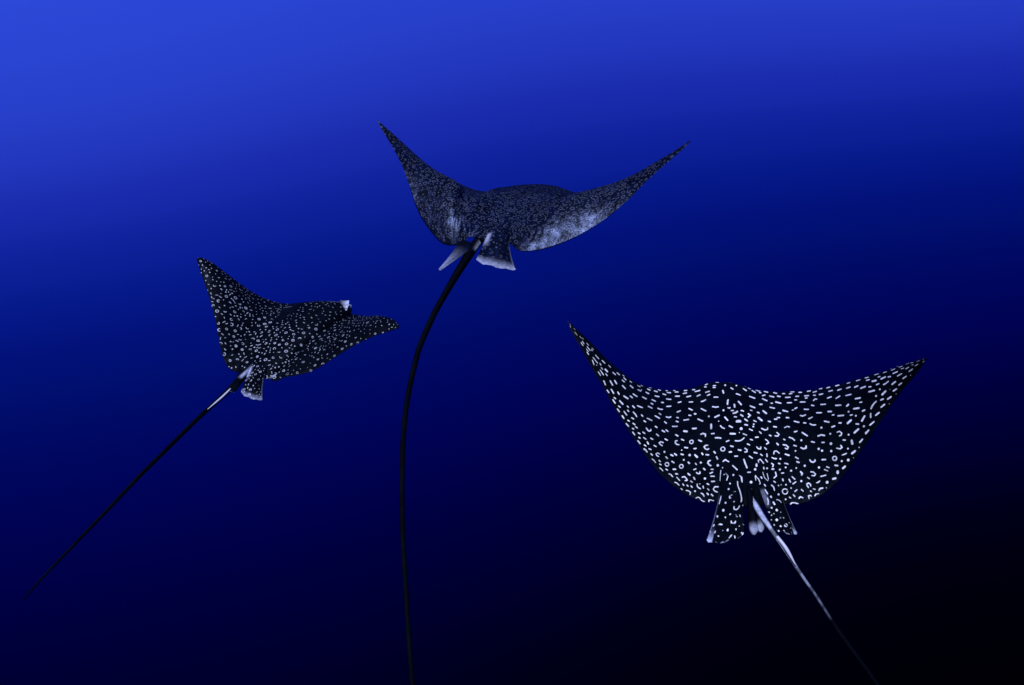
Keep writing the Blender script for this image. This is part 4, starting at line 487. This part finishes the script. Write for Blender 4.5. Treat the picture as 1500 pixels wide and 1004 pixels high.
(1,0.81,[-5,40,96,8],[[0.4991,0.6224],[0.487,0.6704]]),(2,0.81,[25,-29,67,9],[[0.3397,0.6809],[0.3656,0.6522]]),
(2,0.81,[25,-38,67,7],[[0.3475,0.8267],[0.4208,0.8347],[0.4891,0.8922]]),(1,1.97,[-17,39,110,5],[[0.6115,0.3045]]),
(1,0.87,[-3,43,100,13],[[0.5644,0.6621],[0.6,0.6771],[0.6012,0.7511],[0.5636,0.8346],[0.5408,0.8453]]),(1,1.11,[2,42,85,5],[[0.5248,0.9731]]),
(1,1.66,[-24,41,113,-4],[[0.6834,0.1312]]),(1,1.58,[-17,46,117,-5],[[0.7063,0.4166]]),(1,1.5,[-11,46,111,-16],[[0.6738,0.5574]]),
(1,0.87,[-5,47,106,11],[[0.6806,0.7465],[0.695,0.7822]]),(1,0.87,[-1,47,99,-15],[[0.6808,0.8614],[0.7125,0.8916]]),
(1,0.87,[-8,49,113,1],[[0.7629,0.6129],[0.7913,0.6172],[0.7983,0.683],[0.7808,0.7451],[0.7572,0.7372]]),(1,0.87,[-30,44,117,-1],[[0.8063,0.0629],[0.7792,0.0928]]),
(1,1.11,[-22,45,120,12],[[0.8012,0.2214],[0.785,0.3446]]),(1,1.58,[-14,53,123,-26],[[0.8616,0.5284],[0.8726,0.5314]]),(1,1.5,[-5,52,114,4],[[0.8698,0.7641]]),
(1,1.11,[-2,52,107,-27],[[0.8368,0.854]]),(1,0.87,[2,51,93,-40],[[0.8447,0.9587],[0.8932,1.0404]]),(1,0.87,[-29,50,123,-9],[[0.8656,0.1827],[0.8903,0.1647]]),
(1,0.87,[-34,42,118,30],[[0.8857,-0.026],[0.8751,0.0677]]),(1,0.95,[-20,51,127,-1],[[0.8562,0.3888]]),
(1,0.87,[-23,51,130,18],[[0.9369,0.2731],[0.9209,0.3287],[0.9181,0.3903]]),(1,0.87,[-8,56,122,-2],[[0.9749,0.5926],[0.9369,0.6636],[0.9471,0.7323],[0.9781,0.7465]]),
(1,0.95,[-17,56,131,-13],[[0.9688,0.4718]]),(1,1.11,[1,54,98,-46],[[0.9518,0.9154],[0.9854,0.9642],[0.9933,0.9343]]),
(2,0.87,[26,-29,72,7],[[0.4607,0.6325],[0.5148,0.6074]]),(2,1.26,[25,-29,67,9],[[0.3421,0.6567]]),(2,1.42,[26,-33,73,12],[[0.5593,0.7996]]),
(2,1.34,[24,-42,67,-4],[[0.6524,0.9457]]),(2,0.55,[23,-44,65,-2],[[0.5565,1.0293],[0.7034,1.0103]]),(2,0.87,[26,-34,78,10],[[0.6739,0.7914]]),
(2,1.11,[24,-43,72,-10],[[0.7116,0.8939]]),(2,1.82,[27,-29,77,4],[[0.6223,0.6138]]),(2,0.95,[28,-31,85,-1],[[0.644,0.4469]]),(2,1.11,[28,-34,85,-14],[[0.7571,0.5556]]),
(2,0.95,[31,-30,89,-3],[[0.7459,0.4091]]),(2,1.97,[26,-34,82,9],[[0.793,0.7561]]),(2,1.03,[24,-45,68,-23],[[0.8253,0.9664]]),(2,1.26,[24,-44,72,-31],[[0.9149,0.9185]]),
(2,1.5,[27,-31,88,1],[[0.9044,0.673]]),
(2,0.63,[31,-34,94,-4],[[0.8608,0.3523],[0.8753,0.377],[0.8853,0.4171],[0.8872,0.4571],[0.8801,0.4818],[0.8668,0.4817],[0.8524,0.457],[0.8423,0.4169],[0.8404,0.3769],[0.8475,0.3522],[0.8608,0.3523]]),
(2,1.66,[25,-46,83,-29],[[0.9894,0.818]]),(2,1.11,[28,-31,90,-4],[[0.9722,0.5745]]),(2,0.87,[34,-27,88,-15],[[0.8156,0.1911]]),(2,0.87,[34,-29,91,-13],[[0.9128,0.2321]]),
(2,0.87,[30,-36,98,-6],[[1.0019,0.5022],[0.9948,0.379]]),(2,0.95,[33,-26,94,6],[[0.986,0.2609]]),(0,0.81,[276,-13,-110,44],[[0.6681,0.1274],[0.6867,0.1399]]),
(0,0.81,[289,-10,-96,42],[[0.7159,0.1487],[0.732,0.1641]]),(0,0.81,[294,-10,-93,42],[[0.7641,0.145],[0.7811,0.1468]]),
(0,0.81,[297,0,-120,41],[[0.81,0.2073],[0.825,0.2197]]),(0,0.81,[287,2,-116,39],[[0.7271,0.2801],[0.7409,0.2955]]),
(0,1.25,[285,14,-137,39],[[0.7546,0.4034],[0.7708,0.4294]]),(0,0.81,[294,9,-125,38],[[0.7857,0.3351],[0.7939,0.3438]]),
(0,1.03,[286,18,-155,35],[[0.7966,0.4621],[0.8172,0.4675]]),(0,0.88,[315,5,-115,41],[[0.8506,0.2661],[0.8651,0.2463]]),(0,0.87,[302,-10,-103,44],[[0.8395,0.069]]),
(0,0.6,[312,-8,-102,44],[[0.8673,0.0624],[0.8755,0.0724]]),(0,0.96,[310,21,-147,35],[[0.855,0.4879],[0.8741,0.491]]),
(0,0.81,[328,6,-117,42],[[0.8867,0.2367],[0.8988,0.2349]]),(0,0.81,[327,19,-144,39],[[0.8947,0.4372],[0.9035,0.444]]),
(0,0.6,[328,2,-114,44],[[0.9131,0.1385],[0.9267,0.14]]),(0,0.81,[344,10,-127,43],[[0.9381,0.2428],[0.9466,0.2471]]),
(0,0.81,[355,16,-145,43],[[0.9628,0.3549],[0.9727,0.3536]]),(0,0.81,[365,24,-193,43],[[0.9867,0.5161],[0.9949,0.5365]]),
(0,0.81,[331,24,-172,38],[[0.9396,0.5224],[0.9448,0.5331]]),(0,0.81,[299,31,-213,32],[[0.9467,0.7079],[0.9588,0.7199]]),
(0,0.81,[217,37,-283,23],[[0.9776,0.8801],[0.9829,0.9163]]),(0,0.81,[313,25,-173,35],[[0.91,0.5537],[0.9237,0.5502]]),
(0,0.81,[275,33,-217,28],[[0.9115,0.7596],[0.9286,0.7681]]),(0,0.81,[295,30,-176,30],[[0.863,0.6665],[0.8828,0.6704]]),
(0,0.96,[289,23,-167,33],[[0.8292,0.5273],[0.8374,0.5538]]),(0,0.88,[268,37,-188,41],[[0.791,0.6537],[0.803,0.6605],[0.8171,0.6525]]),
(0,0.81,[279,30,-163,44],[[0.7649,0.5569],[0.7765,0.5657]]),(0,0.81,[277,28,-156,50],[[0.7299,0.5106],[0.7388,0.5286]]),
(0,1.11,[268,41,-179,57],[[0.7184,0.6083],[0.742,0.6476]]),(0,1.33,[260,47,-195,53],[[0.7647,0.6938]]),(0,1.03,[255,45,-217,40],[[0.8195,0.7735],[0.8384,0.7766]]),
(0,0.81,[264,43,-216,31],[[0.8701,0.8314],[0.8876,0.8403]]),(0,0.81,[248,55,-231,41],[[0.8364,0.8887],[0.8507,0.8966]]),
(0,1.33,[246,59,-220,57],[[0.7562,0.8013],[0.7776,0.7964]]),(0,0.96,[228,64,-247,51],[[0.8014,0.8907],[0.8167,0.9061]]),(0,0.55,[243,57,-227,50],[[0.797,0.8249]]),
(0,1.47,[252,59,-210,64],[[0.7322,0.7505]]),(0,1.03,[233,73,-240,69],[[0.7349,0.849],[0.7453,0.8635]]),(0,1.03,[222,76,-254,64],[[0.758,0.9126],[0.7751,0.928]]),
(0,1.03,[235,75,-236,78],[[0.6779,0.836],[0.6905,0.8231],[0.7052,0.8167],[0.7158,0.8168]]),(0,1.03,[220,87,-260,78],[[0.7134,0.9178],[0.7319,0.9282]]),
(0,0.55,[205,93,-276,76],[[0.7475,0.9699]]),(0,1.03,[209,100,-276,94],[[0.672,0.9276],[0.6903,0.939]]),(0,1.03,[221,96,-262,98],[[0.6617,0.8736],[0.6509,0.9006]]),
(0,0.49,[215,77,-264,58],[[0.7987,0.9578]]),(0,0.49,[207,101,-280,87],[[0.7125,0.9683]]),(0,0.66,[249,42,-238,26],[[0.9022,0.9031]]),
(0,0.96,[208,113,-282,112],[[0.6254,0.9412],[0.6477,0.953]]),(0,1.11,[206,125,-289,130],[[0.5881,0.9564],[0.6062,0.9584]]),
]


# ---------------------------------------------------------------- pigment: signed distance to the pale marks, kept per vertex
def add_mark(D, a, b, r, J, pts):
    """D[i, j] = distance to the nearest mark edge over the skin coordinates a x b; J scales the skin to millimetre-like units."""
    J = np.array(J, float).reshape(2, 2); P = np.array(pts, float); Ji = np.linalg.inv(J)
    ext = np.abs(Ji) @ np.array([1, 1]) * (r + 2.5)
    i0, i1 = np.searchsorted(a, [P[:, 0].min() - ext[0], P[:, 0].max() + ext[0]])
    j0, j1 = np.searchsorted(b, [P[:, 1].min() - ext[1], P[:, 1].max() + ext[1]])
    if i1 <= i0 or j1 <= j0: return
    G = np.stack(np.meshgrid(a[i0:i1], b[j0:j1], indexing='ij'), -1) - P[0]
    G = G @ J.T; Q = (P - P[0]) @ J.T
    if len(Q) == 1: d = np.linalg.norm(G, axis=-1)
    else:
        d = np.full(G.shape[:2], 1e9)
        for p, q in zip(Q[:-1], Q[1:]):
            e = q - p; t = np.clip(((G - p) @ e) / max(e @ e, 1e-9), 0, 1)
            d = np.minimum(d, np.linalg.norm(G - p - t[..., None] * e, axis=-1))
    D[i0:i1, j0:j1] = np.minimum(D[i0:i1, j0:j1], d - r)

def skin_frame(T, a, b, i, j, k):
    """Local skin metric at a grid point, in units of 1/k metre."""
    i = int(np.clip(i, 2, len(a) - 3)); j = int(np.clip(j, 2, len(b) - 3))
    es = (T[i + 2, j] - T[i - 2, j]) / (a[i + 2] - a[i - 2]); ev = (T[i, j + 2] - T[i, j - 2]) / (b[j + 2] - b[j - 2])
    ls = np.linalg.norm(es); c = ev @ es / ls; h = math.sqrt(max(ev @ ev - c * c, 1e-8))
    return np.array([[ls, c], [0, h]]) * k

def scatter_marks(D, a, b, T, rng, k, gap, ring, n_try, ring_share, dash_zone, shade_side=0):
    """Uneven rows of rings, hooks, dashes and dots, never overlapping (like the coat of a spotted eagle ray)."""
    X = np.zeros((0, 3)); R = np.zeros(0)
    for phase, tries in ((0, n_try), (1, n_try * 2)):
        for _ in range(tries):
            i = rng.integers(3, len(a) - 3); j = rng.integers(3, len(b) - 3)
            if phase == 0 and rng.random() > .35 + .65 * b[j]: continue
            chord = np.linalg.norm(T[i, -1] - T[i, 0])
            if rng.random() > .15 + chord / .8: continue
            if b[j] < .35 and rng.random() < .45: continue
            if shade_side * a[i] > .2 and rng.random() < .45: continue  # fewer marks on this wing: its shade is put into the pattern
            if np.linalg.norm(T[i + 1, j] - T[i - 1, j]) > 4.0 * (a[i + 1] - a[i - 1]): continue
            p = T[i, j]; big = phase == 0
            rad = (gap * rng.uniform(.62, .85)) if big else gap * rng.uniform(.26, .42)
            if len(X) and (np.linalg.norm(X - p, axis=1) < R + rad).any(): continue
            X = np.vstack([X, p]); R = np.append(R, rad)
            J = skin_frame(T, a, b, i, j, k); Ji = np.linalg.inv(J); c = np.array([a[i], b[j]])
            sc = .55 + .45 * min(1, chord / .45)
            r0 = ring * k * sc * rng.uniform(.8, 1.2); w = ring * k * rng.uniform(.17, .26)
            if b[j] < .4 or shade_side * a[i] > .2: w *= .72; r0 *= .85  # finer marks towards the front, and on the wing drawn as shaded
            th = rng.uniform(0, 2 * math.pi)
            front = b[j] < dash_zone * rng.uniform(.7, 1.3)
            u = rng.random()
            if big and not front:
                if u < ring_share: lo, hi = 0, 2 * math.pi
                elif u < ring_share + .25: lo, hi = th, th + rng.uniform(3.2, 5.0)
                else: lo, hi = th, th + rng.uniform(1.0, 2.4)
                q = np.linspace(lo, hi, max(4, int((hi - lo) * 2) + 1)); sq = rng.uniform(.7, 1.0); rt = rng.uniform(-.5, .5)
                x, y = r0 * np.cos(q), r0 * sq * np.sin(q)
                off = np.stack([x * math.cos(rt) - y * math.sin(rt), x * math.sin(rt) + y * math.cos(rt)], 1)
            elif big or u < .35:
                l = r0 * rng.uniform(.5, 1.0); an = rng.normal(0, .30 if front else .9)
                off = np.array([[-l * math.cos(an), -l * math.sin(an)], [0, rng.normal(0, .12) * l], [l * math.cos(an), l * math.sin(an)]])
            else:
                off = np.zeros((1, 2)); w = ring * k * rng.uniform(.30, .52) * (.72 if b[j] < .4 or shade_side * a[i] > .2 else 1)
            add_mark(D, a, b, w, J, c + off @ Ji.T)

# ---------------------------------------------------------------- materials
def skin_material(name, spot, film, rough, wrinkle, tint, seed):
    m = bpy.data.materials.new(name); m.use_nodes = True; t = m.node_tree; N = t.nodes; L = t.links; N.clear()
    out = N.new('ShaderNodeOutputMaterial'); pr = N.new('ShaderNodeBsdfPrincipled')
    gl = N.new('ShaderNodeBsdfGlossy'); ms = N.new('ShaderNodeMixShader')      # mucus film on the skin
    L.new(pr.outputs[0], ms.inputs[1]); L.new(gl.outputs[0], ms.inputs[2]); L.new(ms.outputs[0], out.inputs[0])
    co = N.new('ShaderNodeTexCoord')
    def attr(n):
        a = N.new('ShaderNodeAttribute'); a.attribute_name = n; return a.outputs['Fac']
    def noise(sc, det=4, rgh=.55):
        n = N.new('ShaderNodeTexNoise'); n.inputs['Scale'].default_value = sc; n.inputs['Detail'].default_value = det
        n.inputs['Roughness'].default_value = rgh; n.noise_dimensions = '4D'; n.inputs['W'].default_value = seed
        L.new(co.outputs['Object'], n.inputs['Vector']); return n.outputs['Fac']
    def rng(src, a, b, c, d, smoothed=False):
        r = N.new('ShaderNodeMapRange'); r.inputs[1].default_value = a; r.inputs[2].default_value = b
        r.inputs[3].default_value = c; r.inputs[4].default_value = d
        if smoothed: r.interpolation_type = 'SMOOTHSTEP'
        L.new(src, r.inputs[0]); return r.outputs[0]
    def mix(f, a, b):
        x = N.new('ShaderNodeMix'); x.data_type = 'RGBA'
        (L.new(f, x.inputs['Factor']) if not isinstance(f, float) else setattr(x.inputs['Factor'], 'default_value', f))
        for s_, v_ in ((x.inputs['A'], a), (x.inputs['B'], b)):
            (setattr(s_, 'default_value', (*v_, 1)) if isinstance(v_, tuple) else L.new(v_, s_))
        return x.outputs['Result']
    def math_(op, a, b):
        x = N.new('ShaderNodeMath'); x.operation = op
        for k, v_ in enumerate((a, b)):
            (setattr(x.inputs[k], 'default_value', v_) if isinstance(v_, float) else L.new(v_, x.inputs[k]))
        return x.outputs[0]
    dark = mix(rng(noise(9), .35, .65, 0, 1), (.0006, .0010, .0022), (.0016, .0026, .0046))
    # ragged edge of each mark, and marks that are not all equally clean
    edge = math_('ADD', attr('mark_distance'), rng(noise(240, 2), 0, 1, -.28, .28))
    mask = rng(edge, -.26, .26, 1, 0, True)
    mask = math_('MULTIPLY', mask, rng(noise(30), .3, .62, .50, 1.0))
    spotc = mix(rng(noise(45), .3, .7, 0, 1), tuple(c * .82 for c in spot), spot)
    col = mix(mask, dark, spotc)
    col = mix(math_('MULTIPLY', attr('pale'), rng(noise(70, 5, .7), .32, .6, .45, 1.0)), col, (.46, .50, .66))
    L.new(col, pr.inputs['Base Color'])
    pr.inputs['IOR'].default_value = 1.06; pr.inputs['Roughness'].default_value = .6
    gl.inputs['Color'].default_value = (*tint, 1)
    mp2 = N.new('ShaderNodeMapping'); mp2.inputs['Scale'].default_value = (1, .35, 1); L.new(co.outputs['Object'], mp2.inputs['Vector'])
    fn = N.new('ShaderNodeTexNoise'); fn.inputs['Scale'].default_value = 26; fn.inputs['Detail'].default_value = 6; fn.inputs['Roughness'].default_value = .68
    L.new(mp2.outputs[0], fn.inputs['Vector'])
    L.new(math_('MULTIPLY', rng(attr('matte'), 0, 1, film, 0), rng(fn.outputs['Fac'], .38, .68, .22, 2.2)), ms.inputs[0])   # film lies in patches and streaks
    L.new(rng(noise(35), .3, .7, rough - .05, rough + .08), gl.inputs['Roughness'])
    b1 = N.new('ShaderNodeBump'); b1.inputs['Strength'].default_value = wrinkle; b1.inputs['Distance'].default_value = .006
    # wrinkles run fore and aft along the body
    mp = N.new('ShaderNodeMapping'); mp.inputs['Scale'].default_value = (1, .30, 1); L.new(co.outputs['Object'], mp.inputs['Vector'])
    wn = N.new('ShaderNodeTexNoise'); wn.inputs['Scale'].default_value = 46; wn.inputs['Detail'].default_value = 5; wn.inputs['Roughness'].default_value = .6
    L.new(mp.outputs[0], wn.inputs['Vector']); L.new(wn.outputs['Fac'], b1.inputs['Height'])
    b2 = N.new('ShaderNodeBump'); b2.inputs['Strength'].default_value = .30; b2.inputs['Distance'].default_value = .0015
    L.new(noise(230, 2), b2.inputs['Height']); L.new(b1.outputs[0], b2.inputs['Normal'])
    L.new(b2.outputs[0], pr.inputs['Normal']); L.new(b2.outputs[0], gl.inputs['Normal'])
    return m

def plain_material(name, col, rough):
    m = bpy.data.materials.new(name); m.use_nodes = True; t = m.node_tree
    pr = t.nodes['Principled BSDF']; pr.inputs['Roughness'].default_value = rough
    n = t.nodes.new('ShaderNodeTexNoise'); n.inputs['Scale'].default_value = 60
    r = t.nodes.new('ShaderNodeValToRGB'); r.color_ramp.elements[0].color = (*[c * .7 for c in col], 1); r.color_ramp.elements[1].color = (*col, 1)
    co = t.nodes.new('ShaderNodeTexCoord'); t.links.new(co.outputs['Object'], n.inputs['Vector'])
    t.links.new(n.outputs['Fac'], r.inputs[0]); t.links.new(r.outputs[0], pr.inputs['Base Color'])
    return m

# ---------------------------------------------------------------- building a ray
class Shell:
    def __init__(self): self.v = []; self.f = []; self.d = []; self.p = []; self.m = []; self.n = 0
    def add(self, V, F, D, P, matte=0.0):
        V = np.asarray(V, float).reshape(-1, 3); self.v.append(V); self.f += [tuple(int(k) + self.n for k in q) for q in F]
        self.d.append(np.broadcast_to(np.asarray(D, float).ravel(), (len(V),)) if np.size(D) > 1 else np.full(len(V), float(D)))
        self.p.append(np.asarray(P, float).ravel() if np.size(P) > 1 else np.full(len(V), float(P))); self.m.append(np.full(len(V), matte)); self.n += len(V)
    def build(self, name, mat, parent):
        me = bpy.data.meshes.new(name); me.from_pydata(np.concatenate(self.v).tolist(), [], self.f)
        for an, arr in (('mark_distance', self.d), ('pale', self.p), ('matte', self.m)):
            at = me.attributes.new(an, 'FLOAT', 'POINT'); at.data.foreach_set('value', np.concatenate(arr).astype(np.float32))
        me.polygons.foreach_set('use_smooth', np.ones(len(me.polygons), bool)); me.materials.append(mat); me.update()
        o = bpy.data.objects.new(name, me); scene.collection.objects.link(o); o.parent = parent
        return o

def sheets_to_shell(sh, T, B, DT, PT, PB, jb):
    """Weld a fine top sheet and a coarser lower sheet along their margins into one closed skin."""
    n, m, _ = T.shape; idx = np.arange(n * m).reshape(n, m)
    q = np.stack([idx[:-1, :-1], idx[:-1, 1:], idx[1:, 1:], idx[1:, :-1]], -1).reshape(-1, 4)
    F = q[:, ::-1].tolist()
    inner = B[:, 1:-1]; k = inner.shape[1]
    bi = np.concatenate([idx[:, :1], n * m + np.arange(n * k).reshape(n, k), idx[:, -1:]], 1)
    F += np.stack([bi[:-1, :-1], bi[:-1, 1:], bi[1:, 1:], bi[1:, :-1]], -1).reshape(-1, 4).tolist()
    V = np.concatenate([T.reshape(-1, 3), inner.reshape(-1, 3)])
    sh.add(V, F, np.concatenate([DT.ravel(), np.full(n * k, 9.)]), np.concatenate([PT.ravel(), np.full(n * k, PB)]))

def sphere(name, c, r, mat, parent):
    bm = bmesh.new(); bmesh.ops.create_uvsphere(bm, u_segments=14, v_segments=9, radius=1.0)
    for v_ in bm.verts: v_.co = Vector(c) + Vector((v_.co.x * r * .7, v_.co.y * r * 1.25, v_.co.z * r))
    me = bpy.data.meshes.new(name); bm.to_mesh(me); bm.free()
    for p in me.polygons: p.use_smooth = True
    me.materials.append(mat); o = bpy.data.objects.new(name, me); scene.collection.objects.link(o); o.parent = parent
    return o

EYE = plain_material('eye_black', (.01, .01, .012), .15)
BONE = plain_material('spine_ivory', (.55, .56, .62), .4)

def build_ray(key, label, film, rough, wrinkle, seed):
    ray = RAYS[key]; rng = np.random.default_rng(seed)
    root = bpy.data.objects.new('eagle_ray', None); scene.collection.objects.link(root)
    root['label'] = label; root['category'] = 'eagle ray'; root['group'] = 'spotted eagle rays gliding in open water'
    root.matrix_world = Matrix.Translation(Vector(ray['loc'])) @ Matrix(ray['rot']).to_4x4()
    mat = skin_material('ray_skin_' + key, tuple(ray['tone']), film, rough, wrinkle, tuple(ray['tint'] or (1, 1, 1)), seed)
    sh = Shell()
    s, v, T, B = disc(ray)
    D = np.full(T.shape[:2], 9.0)
    if key == 'R':
        for k, r, J, pts in SPOTS:
            if k == 0: add_mark(D, s, v, r, J, pts)
    elif key == 'C':
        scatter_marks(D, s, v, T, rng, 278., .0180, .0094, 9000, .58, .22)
    else:
        scatter_marks(D, s, v, T, rng, 205., .031, .0098, 5200, .36, .34, 1)  # right wing marked sparser and finer to imitate shade
    a = np.abs(s)[:, None]; V = v[None, :]
    pale = np.zeros(T.shape[:2])
    pale += (1 - sstep(.0, ray.get('snout_pale', .05), V + 0 * a)) * (1 - sstep(.07, .10, a + 0 * V)) * (1.0 if key == 'L' else 0)
    sheets_to_shell(sh, T, B, D, pale, .75, None)
    # pelvic fins
    for i, f in enumerate(ray['fins']):
        Tf, Bf, A, Q = fin(*f['p'], f['bulge'], (0, 0, 1), f['rnd'])
        Df = np.full(Tf.shape[:2], 9.0); g = np.linspace(0, 1, NF)
        if key == 'R':
            for k, r, J, pts in SPOTS:
                if k == i + 1: add_mark(Df, g, g, r, J, pts)
        elif f['spots']:
            scatter_marks(Df, g, g, Tf, rng, 278. if key == 'C' else 205., .022, .012 if key == 'C' else .011, 260, .5, .0)
        rim = np.clip((A - (1 - 1.5 * f['pale'])) / max(f['pale'] * 1.3, 1e-3), 0, 1) ** 1.6 * (1 if f['pale'] > 0 else 0)
        rim = rim * f['lvl']
        if key == 'R': rim = rim * (Q < .16)
        rim = np.maximum(rim, f['inner'] * sstep(.74, .9, Q) * sstep(.08, .2, A) * (1 - sstep(.35, .6, A)))   # pale fold beside the tail
        if f['spots']: rim = np.maximum(rim, .35 * (1 - sstep(.015, .06, Q)) * sstep(.3, .5, A))      # thin see-through margin
        sheets_to_shell(sh, Tf, Bf[:, np.linspace(0, NF - 1, 9).astype(int)], Df, rim, .4, None)
    # whip tail
    tl = ray['tail']; X, F, q, E = tube(tl['p'], tl['r'], 14, sub=16)
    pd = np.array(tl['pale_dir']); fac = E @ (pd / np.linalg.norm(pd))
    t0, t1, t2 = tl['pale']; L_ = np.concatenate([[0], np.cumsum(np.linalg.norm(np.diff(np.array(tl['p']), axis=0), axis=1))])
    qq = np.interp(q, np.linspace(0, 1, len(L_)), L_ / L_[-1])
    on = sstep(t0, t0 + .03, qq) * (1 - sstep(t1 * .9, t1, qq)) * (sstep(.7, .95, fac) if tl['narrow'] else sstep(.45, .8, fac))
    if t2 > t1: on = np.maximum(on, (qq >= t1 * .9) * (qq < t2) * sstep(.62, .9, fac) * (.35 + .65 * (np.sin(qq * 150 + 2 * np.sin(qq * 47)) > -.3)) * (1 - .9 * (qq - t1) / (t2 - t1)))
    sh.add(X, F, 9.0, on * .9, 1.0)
    for lb in ray['lobes']:
        X, F, q, E = tube(lb['p'], lb['r'], 12)
        sh.add(X, F, 9.0, sstep(.5, .8, q) * .75 if not lb['all'] else sstep(.1, .3, q) * 1.3)
    sh.build('body', mat, root)
    for e in ray['eyes']: sphere('eye', e, .013, EYE, root)
    for sp in ray['spines']:
        X, F, q, E = tube(sp['p'], sp['r'], 8)
        s2 = Shell(); s2.add(X, F, 9.0, 1.0); s2.build('tail_spine', BONE, root)
    return root

build_ray('R', 'eagle ray densely marked with bright white dots and hooks, its tail base streaked white', .0022, .45, .5, 3)
build_ray('C', 'eagle ray with dim ring markings, glossy rear wing lobes and a long curved black tail', .021, .27, .7, 11)
build_ray('L', 'banking eagle ray with fine pale dots, a white snout tip and a straight dark tail', .0022, .42, .5, 23)
